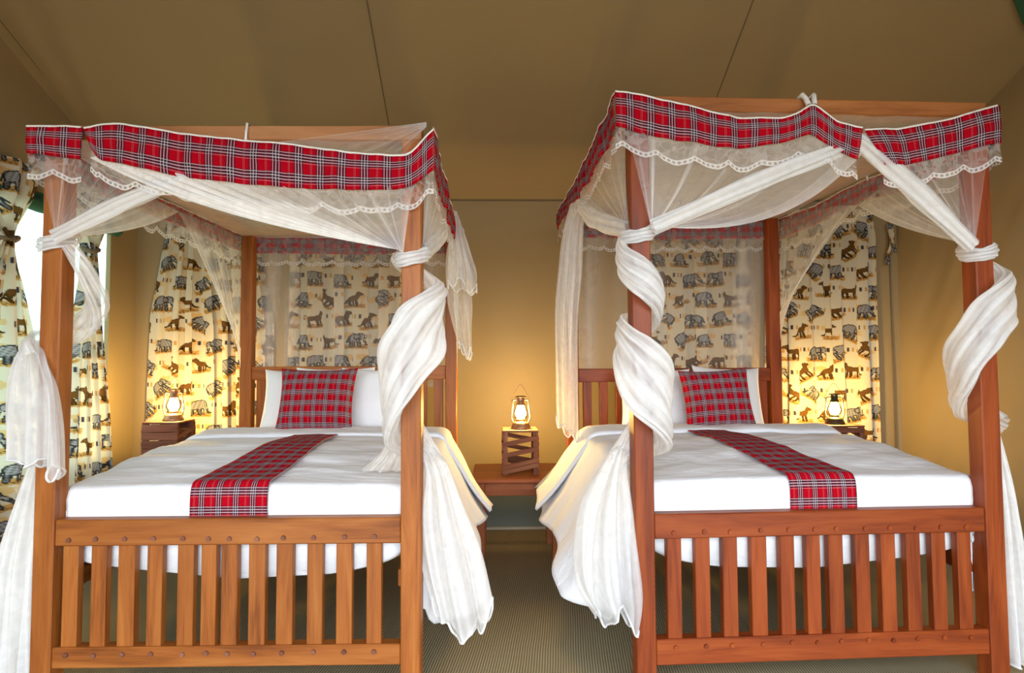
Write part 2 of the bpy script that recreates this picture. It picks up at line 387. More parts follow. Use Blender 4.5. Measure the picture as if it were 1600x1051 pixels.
# front returns beside the open tent front
for i, (a, b) in enumerate(((XL, XL+0.25), (XR-0.25, XR))):
    o = board('wall_front' if i == 0 else 'wall_front_return', (a, YF-0.01, 0), (b, YF+0.01, ZE), 'canvas'); tag(o, kind='structure')
# window in the left wall: added mint-tinting screen for the daylight, canvas frame, rolled green flap
w1 = thing('window_1', None, None, (XL, 4.07, 0.7)); tag(w1, kind='structure')
Y, Z = np.meshgrid(np.linspace(HOLE[0]-0.03, HOLE[1]+0.03, 8), np.linspace(HOLE[2]-0.03, HOLE[3]+0.03, 8))
def rel(o, parent):
    o.parent = parent; o.location = o.location - parent.location; return o
rel(sheet('screen', np.stack([np.full_like(Y, XL-0.025), Y, Z], -1), 'screen'), w1)
def wbar(nm, y0, y1, z0, z1, mat): rel(board(nm, (XL-0.02, y0, z0), (XL+0.02, y1, z1), mat, None, 0.004), w1)
wbar('frame_strip', HOLE[0]-0.04, HOLE[0]+0.03, 0.66, 2.68, 'canvas'); wbar('frame_strip', HOLE[1]-0.03, HOLE[1]+0.04, 0.66, 2.68, 'canvas')
wbar('frame_strip', HOLE[0], HOLE[1], 0.66, 0.74, 'canvas'); wbar('frame_strip', HOLE[0], HOLE[1], 2.58, 2.68, 'canvas_green')
t = np.linspace(HOLE[0], HOLE[1], 24)
rel(tube('rolled_flap', np.stack([np.full(24, XL+0.045), t, 2.585+0.012*np.sin(t*9)], 1), 0.05+0.006*np.sin(t*23), 'canvas_green', None, 12), w1)

# ------------------------------------------------------------------ printed curtains
def cap_sd(x, y, a, b, r):
    ax, ay = a; bx, by = b; dx, dy = bx-ax, by-ay
    t = np.clip(((x-ax)*dx+(y-ay)*dy)/(dx*dx+dy*dy), 0, 1)
    return np.hypot(x-ax-t*dx, y-ay-t*dy) - r
def ell_sd(x, y, cx, cy, rx, ry):
    return (np.hypot((x-cx)/rx, (y-cy)/ry)-1)*min(rx, ry)
EL_PARTS = [('e', -.08, .50, .30, .22), ('e', -.24, .46, .17, .21), ('e', .26, .54, .15, .16),
            ('c', (.36, .48), (.42, .28), .05), ('c', (.42, .28), (.47, .12), .035), ('c', (.47, .12), (.54, .13), .028),
            ('c', (-.32, .40), (-.35, .05), .06), ('c', (-.16, .36), (-.13, .05), .058), ('c', (.06, .38), (.03, .05), .055), ('c', (.19, .38), (.24, .05), .055),
            ('c', (-.40, .52), (-.46, .24), .018)]
CH_PARTS = [('e', -.04, .46, .31, .115), ('e', .17, .48, .14, .15), ('e', -.25, .46, .13, .14),
            ('c', (.22, .50), (.31, .68), .075), ('e', .34, .73, .10, .085), ('c', (.36, .70), (.44, .68), .045), ('c', (.30, .80), (.30, .83), .025),
            ('c', (.22, .42), (.27, .05), .04), ('c', (.10, .42), (.13, .05), .04), ('c', (-.28, .42), (-.36, .22), .05), ('c', (-.36, .22), (-.31, .05), .035),
            ('c', (-.18, .40), (-.15, .05), .042), ('c', (-.36, .48), (-.48, .20), .025), ('c', (-.48, .20), (-.58, .16), .025)]
def paint(S, T, seed):
    """cotton print: S across, T upwards, metres of cloth"""
    r = random.Random(seed); C = np.empty(S.shape+(3,)); C[:] = (0.80, 0.745, 0.60)
    s1, t1 = S.max(), T.max(); rows = int(t1/0.185)+2
    for j in range(-1, rows):
        cols = int(s1/0.26)+3
        for i in range(-1, cols):
            cx = (i + 0.5*(j % 2))*0.26 + r.uniform(-.02, .02); cy = j*0.185 + r.uniform(-.015, .015)
            kind = (i + 2*j + (r.random() < .25)) % 2
            rot = r.choice((0, 0, 0, 0.12, -0.12, 0.62, -0.62, 0.35)); flip = r.choice((1, 1, -1)); size = r.uniform(0.150, 0.182) if kind == 0 else r.uniform(0.142, 0.162)
            m = (np.abs(S-cx) < size*0.95) & (np.abs(T-cy) < size*0.95)
            if not m.any(): pass
            else:
                dx = S[m]-cx; dy = T[m]-cy; c, s = math.cos(rot), math.sin(rot)
                x = (dx*c+dy*s)/size*flip; y = (-dx*s+dy*c)/size + 0.42
                col = C[m]
                wn = 0.02*np.sin(x*40+seed)+0.02*np.sin(y*55+i)
                # pale tree
                tx = r.choice((.42, -.42)); tree = np.minimum(ell_sd(x, y, tx, .60, .21, .16)+wn, cap_sd(x, y, (tx, .1), (tx+.03, .5), .03)) < 0
                col[tree] = (0.80, 0.585, 0.285)
                gp = (np.abs(x) < .58+wn) & (y > -.10+wn) & (y < .15+wn*2); col[gp] = (0.66, 0.40, 0.13)
                gl = (np.abs(x) < .52) & (y > -.05) & (y < .07+wn*3) & (np.sin(x*62+3*np.sin(y*40)) > 0.1); col[gl] = (0.14, 0.085, 0.035)
                d = np.full(x.shape, 9.0)
                for p in (EL_PARTS if kind == 0 else CH_PARTS):
                    d = np.minimum(d, ell_sd(x, y, *p[1:]) if p[0] == 'e' else cap_sd(x, y, p[1], p[2], p[3]))
                ins = d < 0.012
                if kind == 0:
                    sh = 0.36 + 0.20*np.sin(x*48+y*25)*np.sin(y*39-x*11); sh = np.where(y < .28, sh*0.55, sh)
                    ear = np.abs(ell_sd(x, y, .15, .54, .10, .15)) < .022
                    sh = np.where((d > -0.030) | ear, 0.05, sh)
                    tusk = cap_sd(x, y, (.34, .40), (.50, .34), .015) < 0
                    g = np.stack([sh, sh*0.99, sh*1.02], -1); g[tusk] = (0.7, 0.65, 0.5)
                    col[ins] = np.clip(g[ins], 0.015, 1)
                else:
                    sp = np.sin(x*70)*np.sin(y*75)
                    sh = 1 - 0.35*(sp > .55) - 0.4*(d > -0.02) - 0.3*(y < .3)
                    g = sh[:, None]*np.array([0.20, 0.098, 0.026]); col[ins] = g[ins]
                C[m] = col
            # little row of arched windows between the animals
            ax = cx + 0.130 + r.uniform(-.02, .02); ay = cy + 0.02 + r.uniform(-.015, .015); k = r.choice((2, 3, 4, 4))
            for q in range(k):
                wx = ax + (q-(k-1)/2)*0.026; hw = 0.0062; m = (np.abs(S-wx) < hw) & (np.abs(T-ay) < 0.020 - 0.5*np.abs(S-wx))
                C[m] = (0.07, 0.06, 0.085) if q % 2 == 0 else (0.66, 0.40, 0.14)
    return C
def edge(tab, z):
    tab = sorted(tab); return np.interp(z, [a for a, b in tab], [b for a, b in tab])
def curtain(name, label, plane, pos, lo_tab, hi_tab, z0, z1, folds, amp, seed, group=None, full=1.12, step=0.0043, gather=None):
    """a panel hanging in a vertical plane: lo/hi edge tables (z, coordinate)"""
    wmax = max(b for a, b in hi_tab) - min(b for a, b in lo_tab)
    nc = int(wmax*1.12/step); nr = int((z1-z0)/step)
    z = np.linspace(z1, z0, nr)[:, None]; s = np.linspace(0, 1, nc)[None, :]
    lo = edge(lo_tab, z[:, 0])[:, None]; hi = edge(hi_tab, z[:, 0])[:, None]; w = hi-lo
    a = amp*np.clip(1.5 - 0.5*w/wmax, 0.6, 1.3)*(0.75+0.25*sstep(z1, z1-0.5, z)); ph = seed*1.3
    per = s + 0.02*np.sin(s*17+ph) + 0.012*np.sin(z*2.1+s*5)
    fold = np.sin(per*folds*2*PI+ph) + 0.35*np.sin(per*folds*4.6*PI+2*ph) + 0.25*np.sin(per*folds*1.2*PI+1)
    u = lo + w*(s + 0.10/folds*np.sin(per*folds*4*PI+ph))
    off = a*fold
    hem = 0.012*np.sin(s*9+seed)*sstep(z0+0.4, z0, z)
    zz = z + hem + 0*s
    P = np.stack([u, pos+off, zz], -1) if plane == 'y' else np.stack([pos+off, u, zz], -1)
    S = np.broadcast_to(s*wmax*full, zz.shape); T = np.broadcast_to(z-z0, zz.shape)
    t = thing(name, label, 'curtain', tuple(P[-1, nc//2]), 0, group)
    ob = sheet('panel', P - P[-1, nc//2], 'curtain', t, color=paint(S, T, seed))
    return t
GB = 'printed safari curtains on the back wall'; GL = 'printed safari curtains at the bright window'
curtain('printed_curtain', 'cream animal-print curtain behind the left lantern, outside the left bed', 'y', 5.262,
        [(2.82, -2.90), (2.4, -2.99), (1.9, -3.07), (0.3, -3.06)], [(2.82, -2.25), (2.4, -2.1), (1.8, -1.99), (0.3, -1.99)], 0.35, 2.82, 7, 0.022, 11, GB)
curtain('printed_curtain', 'cream animal-print curtain seen through the net behind the left bed headboard', 'y', 5.262,
        [(2.75, -1.84), (0.3, -1.84)], [(2.75, -0.82), (0.3, -0.82)], 0.75, 2.75, 5, 0.018, 23, GB)
curtain('printed_curtain', 'cream animal-print curtain seen through the net behind the right bed headboard', 'y', 5.262,
        [(2.75, 1.32), (0.3, 1.32)], [(2.75, 2.32), (0.3, 2.30)], 0.75, 2.75, 4, 0.016, 37, GB)
curtain('printed_curtain', 'yellow-lit animal-print curtain behind the right lantern, outside the right bed', 'y', 5.262,
        [(2.86, 2.52), (2.3, 2.43), (0.3, 2.42)], [(2.86, 3.46), (2.6, 3.49), (0.3, 3.48)], 0.45, 2.86, 5, 0.016, 41, GB)
c5 = curtain('printed_curtain', 'animal-print curtain at the far left frame edge, tied in at its middle', 'x', -3.10,
        [(2.80, 3.30), (2.45, 3.45), (2.27, 3.70), (2.0, 3.55), (1.5, 3.36), (0.2, 3.30)], [(2.80, 4.08), (2.6, 4.02), (2.27, 3.82), (2.0, 3.93), (1.5, 4.09), (0.8, 4.16), (0.2, 4.10)], 0.25, 2.80, 5, 0.028, 53, GL)
c6 = curtain('printed_curtain', 'narrow animal-print curtain tied with a knot, left of the left bed post', 'x', -3.10,
        [(2.80, 4.28), (2.5, 4.38), (2.34, 4.50), (2.1, 4.47), (1.8, 4.41), (0.5, 4.38)], [(2.80, 4.80), (2.5, 4.70), (2.34, 4.57), (2.1, 4.62), (1.8, 4.68), (1.1, 4.84), (0.5, 4.92)], 0.5, 2.80, 4, 0.026, 67, GL)
def tieback(par, y, z, w):
    a = np.linspace(0, 2*PI, 20)
    pts = np.stack([-3.10+0.06*np.cos(a), y+w*np.sin(a), z+0.012*np.sin(2*a)], 1)
    o = tube('tie_band', pts, 0.017, 'canvas_seam', None, 8); rel(o, par)
tieback(c5, 3.76, 2.27, 0.075); tieback(c6, 4.535, 2.34, 0.05)
# hanging tie strap beside the right curtain
st = thing('curtain_tie', 'short animal-print tie strap hanging on canvas by the right curtain', 'curtain tie', (3.585, 5.26, 2.34))
for k, (dx, sw) in enumerate(((0.0, 1), (0.025, -0.6))):
    tt = np.linspace(0, 1, 60)[:, None]; ss = np.linspace(0, 1, 8)[None, :]
    P = np.stack([dx + (ss-.5)*0.035 + 0.02*sw*np.sin(tt*5), -0.03 - 0.012*k + 0.012*np.sin(tt*9+ss*2), 0.38*(1-tt*(1-0.3*k)) + 0*ss], -1)
    sheet('strap_end', P, 'curtain', st, color=paint(np.broadcast_to(ss*0.04, (60, 8)), np.broadcast_to(tt*0.4, (60, 8)), 90+k), solid=0.003)

# ------------------------------------------------------------------ beds
S = 0.088; L = 2.05
def build_bed(idx, x, y, rz, W, top, mat, label, slats_px, ft, fb, bt, bb_, ht):
    bed = thing('four_poster_bed', label, 'bed', (x, y, 0), rz, 'wooden four-poster beds')
    rail = 0.066
    for px in (0, W-S):
        for py in (0, L-S):
            board('post', (px, py, 0), (px+S, py+S, top-rail), mat, bed, 0.005)
    rmat = mat.replace('wood', 'rail')
    board('canopy_rail', (0, 0.006, top-rail), (W, S-0.006, top), rmat, bed)
    board('canopy_rail', (0, L-S+0.006, top-rail), (W, L-0.006, top), rmat, bed)
    for px in (0.006, W-S+0.006):
        board('canopy_rail', (px, S-0.006, top-rail), (px+S-0.012, L-S+0.006, top), rmat, bed)
    fr = board('footboard_rail', (S, 0.008, fb), (W-S, 0.068, ft), mat, bed, 0.005)
    br = board('footboard_rail', (S, 0.008, bb_), (W-S, 0.068, bt), mat, bed, 0.005)
    peg = bpy.data.meshes.new('peg'); bm = bmesh.new(); bmesh.ops.create_cone(bm, cap_ends=True, segments=10, radius1=0.011, radius2=0.010, depth=0.012, matrix=Matrix.Rotation(PI/2, 4, 'X')); bm.to_mesh(peg); bm.free()
    peg.materials.append(M['wood_crate' if idx == 0 else 'wood_red']); ga = peg.attributes.new('grain', 'FLOAT_VECTOR', 'POINT')
    ga.data.foreach_set('vector', (np.array([v.co for v in peg.vertices], np.float32)*0.3).ravel())
    r = random.Random(idx+3)
    for xc in slats_px:
        hw = 0.034 + r.uniform(-.002, .002)
        board('footboard_slat', (xc-hw, 0.020, bt-0.01), (xc+hw, 0.060, fb+0.01), mat, bed, 0.003)
        for rl, zz in ((fr, fb+0.028), (br, bt-0.030)):
            p = link('peg', peg, rl); p.location = Vector((xc + r.uniform(-.006, .006), 0.006, zz + r.uniform(-.004, .004))) - rl.location
    # headboard
    board('headboard_rail', (S, L-S+0.014, ht-0.105), (W-S, L-0.014, ht), mat, bed, 0.005)
    board('headboard_rail', (S, L-S+0.014, 0.48), (W-S, L-0.014, 0.60), mat, bed, 0.005)
    nh = 12
    for k in range(nh):
        xc = S + (W-2*S)*(k+0.55)/(nh)
        board('headboard_slat', (xc-0.033, L-S+0.026, 0.59), (xc+0.033, L-0.026, ht-0.10), mat, bed, 0.003)
    for px in (0.014, W-S+0.014):
        board('side_rail', (px, S, 0.45), (px+S-0.028, L-S, 0.60), mat, bed, 0.004)
    for px in (S-0.014, W-S-0.026):
        board('support_ledge', (px, S, 0.47), (px+0.04, L-S, 0.545), mat, bed, 0.003)
    for k in range(9):
        yy = 0.26 + k*0.19
        board('base_slat', (S-0.01, yy, 0.545), (W-S+0.01, yy+0.07, 0.562), mat, bed, 0.002)
    return bed
B0 = dict(idx=0, x=-2.009, y=2.6335, rz=-0.0127, W=1.675, top=2.541)
B1 = dict(idx=1, x=0.6136, y=2.6349, rz=0.030, W=1.726, top=2.698)
sl0 = [0.150, 0.272, 0.392, 0.514, 0.648, 0.748, 0.838, 0.958, 1.078, 1.210, 1.338, 1.468]
sl1 = [0.180, 0.310, 0.436, 0.570, 0.702, 0.824, 0.930, 1.056, 1.178, 1.298, 1.420, 1.543]
build_bed(**B0, mat='wood_honey', label='honey-brown wooden four-poster bed near the bright window, with slatted footboard', slats_px=sl0, ft=0.797, fb=0.684, bt=0.253, bb_=0.165, ht=1.450)
build_bed(**B1, mat='wood_red', label='reddish-brown wooden four-poster bed with the taller canopy frame and slatted footboard', slats_px=sl1, ft=0.790, fb=0.680, bt=0.240, bb_=0.128, ht=1.420)

def place(o, B): o.location = (B['x'], B['y'], 0); o.rotation_euler = (0, 0, B['rz']); return o
# ---- mattress: rounded slab that sags below the rail
def mattress(B, label, mid):
    W = B['W']; nx, ny = 40, 40
    x0, x1, y0, y1 = S+0.004, W-S-0.004, 0.075, L-S-0.015
    # closed loft: rings in the x-z section along y
    a = np.linspace(0, 2*PI, 72, endpoint=False); ys = np.concatenate([[y0, y0, y0+.02], np.linspace(y0+.05, y1-.05, 24), [y1-.02, y1, y1]])
    sc = np.concatenate([[0.0, 0.93, 0.98], np.ones(24), [0.98, 0.93, 0.0]])
    ca, sa = np.cos(a), np.sin(a); e = 0.22
    ux = np.sign(ca)*np.abs(ca)**e; uz = np.sign(sa)*np.abs(sa)**e
    P = np.zeros((len(ys), 72, 3))
    for i, (yy, k) in enumerate(zip(ys, sc)):
        xx = (x0+x1)/2 + (x1-x0)/2*ux*k
        fx = np.clip((xx-x0)/(x1-x0), 0, 1)
        belly = np.sin(PI*np.clip(fx, 0, 1)**mid)**1.2
        zb = 0.575 - 0.075*belly*(1-sstep(0.10, 0.24, yy)); zt = 0.90
        P[i] = np.stack([xx, np.full(72, yy), (zb+zt)/2 + (zt-zb)/2*uz*k], -1)
    o = sheet('mattress', P, 'sheet', wrap=True)
    return tag(place(o, B), label, 'mattress', 'white mattresses')
mattress(B0, 'white-sheeted mattress sagging behind the left bed footboard slats', 1.3)
mattress(B1, 'white-sheeted mattress sagging behind the right bed footboard slats', 0.8)

def top_z(y): return 0.915 + 0.075*sstep(0.05, 0.9, y) - 0.03*sstep(1.2, 1.95, y)
def duvet(B, label, flare_l, flare_r, seed):
    W = B['W']; o = thing('duvet', label, 'duvet', (B['x'], B['y'], 0), B['rz'], 'white duvets')
    def surf(y0, y1, ny, lift, dl, dr, hem_l, hem_r, name):
        ys = np.linspace(y0, y1, ny); na, ne, nt = 26, 10, 60
        rows = []
        for yy in ys:
            zt = float(top_z(yy)) + lift
            fl = sstep(0.08, 0.34, yy); low = 0.20*(1-sstep(0.30, 0.85, yy))*sstep(0.06, 0.16, yy)
            out = []
            def drop(sign, dist, hem):
                p = []
                xe = (S*0.6 if sign < 0 else W-S*0.6) if yy < 0.10 else (0.03 if sign < 0 else W-0.03)
                for t in np.linspace(1, 0, na):           # from the hem up to the edge
                    rip = (0.026*np.sin(yy*9+seed+sign) + 0.010*np.sin(yy*21+2*seed))*t*t
                    px = xe + sign*(0.02 + dist*fl*(0.35*t + 0.65*t*t) + 0.05*np.sin(min(1, t*2.2)*PI/2)*fl + rip*fl)
                    pz = zt - 0.05 - (zt-0.05-hem+low-0.03*np.sin(yy*6+seed))*t
                    p.append((px, yy, pz))
                for t in np.linspace(0, 1, ne+1)[1:]:      # rounded shoulder
                    an = t*PI/2
                    p.append((xe + sign*(0.02 - 0.07*(1-math.cos(an))), yy, zt-0.05+0.05*math.sin(an)))
                return p
            l = drop(-1, dl, hem_l); r = drop(1, dr, hem_r)[::-1]
            mid = [(l[-1][0] + (r[0][0]-l[-1][0])*t, yy, zt + 0.010*math.sin(PI*t)) for t in np.linspace(0, 1, nt)[1:-1]]
            rows.append(l+mid+r)
        P = np.array(rows)
        X, Y = P[..., 0], P[..., 1]
        P[..., 2] += (0.009*wob2(X*0.6, Y*1.6, seed, 2.2, 6))*sstep(0.05, 0.4, Y)
        return P
    P = surf(0.10, 1.62, 80, 0.0, flare_l, flare_r, 0.50, 0.47, 'cover')
    # front edge turned down behind the footboard
    fr = []
    for t, (dy, dz) in enumerate(((0.075, -0.22), (0.072, -0.10), (0.073, -0.045), (0.083, -0.012))):
        q = P[0].copy(); q[:, 1] = dy; inner = (q[:, 0] > 0.09) & (q[:, 0] < W-0.09)
        q[:, 0] = np.clip(q[:, 0], 0.094, W-0.094); q[:, 2] = np.where(inner, q[:, 2]+dz, np.maximum(q[:, 2]+dz, 0.62)); fr.append(q)
    P[0, :, 0] = np.clip(P[0, :, 0], 0.09, W-0.09)
    P = np.concatenate([np.array(fr), P]); P[1:5, :, 0] = P[1:5, :, 0]
    sheet('cover', P, 'duvet', o, solid=0.012)
    Q = surf(1.18, 1.60, 26, 0.022, flare_l+0.03, flare_r+0.03, 0.56, 0.53, 'turned_edge')
    bul = np.sin(PI*np.linspace(0, 1, 26))**0.5*0.028
    Q[..., 2] += (bul - 0.012)[:, None]
    sheet('turned_edge', Q, 'duvet', o, solid=0.02)
    return o
duvet(B0, 'white duvet spread over the honey-brown bed on the left', 0.10, 0.19, 2)
duvet(B1, 'white duvet spread over the reddish-brown bed on the right', 0.24, 0.10, 5)

def runner(B, label, tab, seed):
    """tab rows: y, x left, x right"""
    tab = np.array(tab); ys = np.concatenate([[0.060, 0.058, 0.058, 0.060, 0.066, 0.080, 0.098], np.linspace(0.115, tab[-1, 0], 70)])
    dz = np.concatenate([[-0.24, -0.15, -0.085, -0.04, -0.008, 0.012, 0.018], np.full(70, 0.020)])
    xl = np.interp(ys, tab[:, 0], tab[:, 1]); xr = np.interp(ys, tab[:, 0], tab[:, 2]); s = np.linspace(0, 1, 28)
    X = xl[:, None] + (xr-xl)[:, None]*s[None]; Y = np.broadcast_to(ys[:, None], X.shape).copy()
    Z = top_z(np.maximum(Y, 0.10)) + dz[:, None] + 0.012*np.sin(PI*X/B['W']) + 0.004*wob2(X, Y, seed, 3)*sstep(0.1, 0.3, Y)
    arc = np.concatenate([[0], np.cumsum(np.hypot(np.diff(ys), np.diff(Z[:, 14])))])
    uv = np.stack([np.broadcast_to(s[None]*0.34/0.075, X.shape), np.broadcast_to(arc[:, None]/0.082, X.shape)], -1)
    o = sheet('bed_runner', np.stack([X, Y, Z], -1), 'tartan', uv=uv, solid=0.006)
    return tag(place(o, B), label, 'bed runner', 'red tartan bed runners')
runner(B0, 'red tartan runner down the middle of the left bed', [(0.0, 0.64, 0.985), (0.3, 0.655, 0.99), (1.16, 0.715, 0.985)], 3)
runner(B1, 'red tartan runner lying aslant on the right bed', [(0.0, 0.745, 1.065), (0.3, 0.74, 1.04), (1.17, 0.665, 0.915)], 8)

# ---- pillows and cushions
def cushion_pts(w, h, t, n=28, ear=0.09, seed=0):
    g = np.sin(np.linspace(-PI/2, PI/2, n)); A, Bb = np.meshgrid(g, g)
    pin = 1 - ear*(1-A*A)*(Bb**4) ; pin2 = 1 - ear*(1-Bb*Bb)*(A**4)
    X = A*w/2*pin2; Z = Bb*h/2*pin
    T = t/2*(np.clip(1-np.abs(A)**3.0, 0, 1)**0.6)*(np.clip(1-np.abs(Bb)**3.0, 0, 1)**0.6)
    wr = 1 + 0.10*wob2(X, Z, seed, 3.5)
    F = np.stack([X, -T*wr, Z], -1); Bk = np.stack([X, T*wr, Z], -1)
    return F, Bk, A, Bb
def pillow(B, name, label, cat, x, y, z, w, h, t, tilt, yaw, mat, seed, group, roll=0.0, sett=0.085):
    F, Bk, A, Bb = cushion_pts(w, h, t, seed=seed); n = F.shape[0]
    V = np.concatenate([F.reshape(-1, 3), Bk.reshape(-1, 3)]); V[:, 2] += h/2
    Fa = grid_faces(n, n); Fb = grid_faces(n, n)[:, ::-1] + n*n
    uv = np.stack([(A+1)*w/2/sett, (Bb+1)*h/2/sett], -1).reshape(-1, 2); uv = np.concatenate([uv, uv])
    o = mesh_np(name, V, np.concatenate([Fa, Fb]), mat, None, True, uv)
    bm = bmesh.new(); bm.from_mesh(o.data); bmesh.ops.remove_doubles(bm, verts=bm.verts, dist=1e-5); bm.to_mesh(o.data); bm.free()
    Mx = Matrix.Translation((B['x'], B['y'], 0)) @ Matrix.Rotation(B['rz'], 4, 'Z') @ Matrix.Translation((x, y, z)) @ Matrix.Rotation(yaw, 4, 'Z') @ Matrix.Rotation(-tilt, 4, 'X') @ Matrix.Rotation(roll, 4, 'Y')
    o.matrix_world = Mx
    return tag(o, label, cat, group)
GP = 'white bed pillows'
pillow(B0, 'pillow', 'white pillow on the left bed, left of the tartan cushion', 'pillow', 0.575, 1.60, 0.985, 0.55, 0.46, 0.165, 0.26, 0.0, 'pillow', 1, GP)
pillow(B0, 'pillow', 'white pillow on the left bed, right of the tartan cushion', 'pillow', 1.12, 1.60, 0.985, 0.53, 0.47, 0.165, 0.26, 0.0, 'pillow', 2, GP)
pillow(B0, 'pillow', 'white pillow on the left bed, standing rearmost against the headboard', 'pillow', 0.76, 1.855, 0.985, 0.60, 0.46, 0.10, 0.10, 0.0, 'pillow', 3, GP)
pillow(B1, 'pillow', 'white pillow on the right bed, partly behind the draped post', 'pillow', 0.62, 1.64, 0.975, 0.56, 0.46, 0.17, 0.28, 0.0, 'pillow', 4, GP)
pillow(B1, 'pillow', 'white pillow on the right bed, behind the upper right of the cushion', 'pillow', 1.165, 1.65, 0.97, 0.52, 0.48, 0.17, 0.28, 0.0, 'pillow', 5, GP, 0.04)
GC = 'red tartan cushions'
pillow(B0, 'cushion', 'red tartan cushion propped on the left bed pillows', 'cushion', 0.765, 1.36, 1.0, 0.53, 0.46, 0.17, 0.30, 0.0, 'tartan', 6, GC, 0.0, 0.075)
pillow(B1, 'cushion', 'red tartan cushion propped on the right bed pillows', 'cushion', 0.985, 1.38, 0.985, 0.50, 0.45, 0.17, 0.26, -0.03, 'tartan', 7, GC, -0.05, 0.075)

# ------------------------------------------------------------------ mosquito nets
def lerp_tab(tab, n):
    tab = np.array(tab, float); d = np.concatenate([[0], np.cumsum(np.hypot(np.diff(tab[:, 0]), np.diff(tab[:, 1])))])
    return smooth_path(tab, n)
def valance(net, tab, place3, seed, lace=True, drop=0.085, per=0.165, inner=False, y_amp=0.015):
    """tab rows: (along, z top, z bottom, slant of lower edge along); place3(along, off, z) -> xyz arrays"""
    tab = np.array([list(r)+[0]*(4-len(r)) for r in tab], float)
    n = max(16, int((tab[-1, 0]-tab[0, 0])/0.012)); s = np.linspace(tab[0, 0], tab[-1, 0], n)
    f = lambda k: np.interp(s, tab[:, 0], tab[:, k])
    ker = np.ones(5)/5
    def sm(a): p = np.pad(a, 2, mode='edge'); return np.convolve(p, ker, 'valid')
    zt, zb, sl = sm(f(1)), sm(f(2)), f(3); m = 10; t = np.linspace(0, 1, m)[:, None]
    A = s[None] + sl[None]*t; Zg = zt[None] + (zb-zt)[None]*t
    off = y_amp*wobble(s, seed, 2.2)[None]*(0.4+0.6*t) + 0.006*np.sin(t*PI) + 0.004*wob2(A, Zg, seed, 6)
    P = place3(A, off, Zg)
    arc = np.concatenate([[0], np.cumsum(np.hypot(np.diff(s), np.diff(zt)))])
    uv = np.stack([np.broadcast_to(arc[None]/0.098, A.shape), (1-t)*(0.165/0.080)+0.15 + 0*A], -1)
    v = sheet('valance', P, 'tartan', net, uv=uv, solid=0.004)
    top_pts = P[0] + np.array([0, 0, 0.002]); tube('piping', top_pts[::2], 0.005, 'cord', v, 5)
    if lace:
        sc = np.abs(np.sin((arc+0.05*seed)/per*PI)); low = zb - drop + 0.030*(1-sc**0.7)*1.0 - 0.008*wobble(s, seed+1, 3)
        k = 6; t = np.linspace(0, 1, k)[:, None]
        A2 = s[None]+sl[None] + 0*t; Z2 = (zb+0.012)[None] + (low-zb-0.012)[None]*t
        o2 = off[-1][None]*0.6 - 0.006 + 0.006*np.sin(A2*30)*t
        sheet('lace_trim', place3(A2, o2, Z2), 'lace_fill', v, uv=np.stack([A2, Z2], -1))
        t = np.linspace(0, 1, 3)[:, None]; Z3 = low[None] - 0.024*t; A3 = A2[:3]
        arc2 = np.concatenate([[0], np.cumsum(np.hypot(np.diff(s), np.diff(low)))])
        sheet('lace_border', place3(A3, o2[-1][None]+0.003+0*t, Z3), 'lace_band', v, uv=np.stack([np.broadcast_to(arc2[None], A3.shape), t+0*A3], -1))
    return v
def fan(net, name, top, tie, sag, base, edge_d=0.0, edge_w=0.2, seed=0, pleats=14, amp=0.010, nt=40, tie_w=0.02, axis=1, sagp=1.5, fwd=0.0):
    """net gathered from a top line into a tie point; s=0 is the free edge"""
    top = smooth_path(top, 90); ns = len(top); s = np.linspace(0, 1, ns)[:, None]; t = np.linspace(0, 1, nt)[None, :]
    tie = np.array(tie, float)
    tp = tie + np.stack([np.zeros(ns), np.zeros(ns), (0.5-s[:, 0])*tie_w], -1)
    P = top[:, None]*(1-t[..., None]) + tp[:, None]*t[..., None]
    sg = sag*(1-s)**sagp
    P[..., 2] -= sg*4*t*(1-t)*(0.6+0.4*(1-t))
    P[..., axis] += amp*np.sin(s*pleats*2*PI+seed + 0.6*np.sin(s*9))*np.sin(PI*t**0.7)*(1-0.6*t)
    if fwd:
        zb = np.interp(P[..., 0], [0.2, 0.33, 0.585, 0.893, 1.09, 1.345, 1.58, 1.7], [2.36, 2.355, 2.298, 2.257, 2.243, 2.228, 2.234, 2.29])
        P[..., 1] -= fwd*sstep(0.0, 0.09, zb - P[..., 2])*(1-t**3)
    st = np.clip(wobble(s, seed+5, 6, 6), 0, 1)**3*0.55 + np.clip(wobble(s, seed+9, 17, 4), 0, 1)**4*0.5
    d = base*(0.55 + 0.45*t) + st*(0.25+0.5*t) + 0.30*t**4 + edge_d*np.exp(-(s/edge_w)**2) + 0.25*np.exp(-(s/0.015)**2)
    return sheet(name, P, 'net', net, dens=np.clip(d, 0.04, 0.96))
def roll(net, name, pts, rad, seed, dens=0.8):
    """a rope-like gathered band of net"""
    pts = smooth_path(pts, 40); rad = np.interp(np.linspace(0, 1, 40), np.linspace(0, 1, len(rad)), rad)
    T = np.gradient(pts, axis=0); T /= np.linalg.norm(T, axis=1)[:, None]
    up = np.array([0, 0, 1.0]); N1 = np.cross(T, up); N1 /= np.linalg.norm(N1, axis=1)[:, None]; N2 = np.cross(T, N1)
    a = np.linspace(0, 2*PI, 36, endpoint=False)[None]; tt = np.linspace(0, 1, 40)[:, None]
    k = 1 + 0.22*np.sin(a*5+seed+3*tt) + 0.12*np.sin(a*11+2*seed-4*tt) + 0.06*np.sin(tt*23+a*2)
    P = pts[:, None] + (rad[:, None]*k)[..., None]*(np.cos(a)[..., None]*N1[:, None]*0.55 + np.sin(a)[..., None]*N2[:, None])
    return sheet(name, P, 'net', net, wrap=True, dens=np.clip(dens + 0.16*np.sin(a*7+seed+2*tt), 0.1, 0.95))
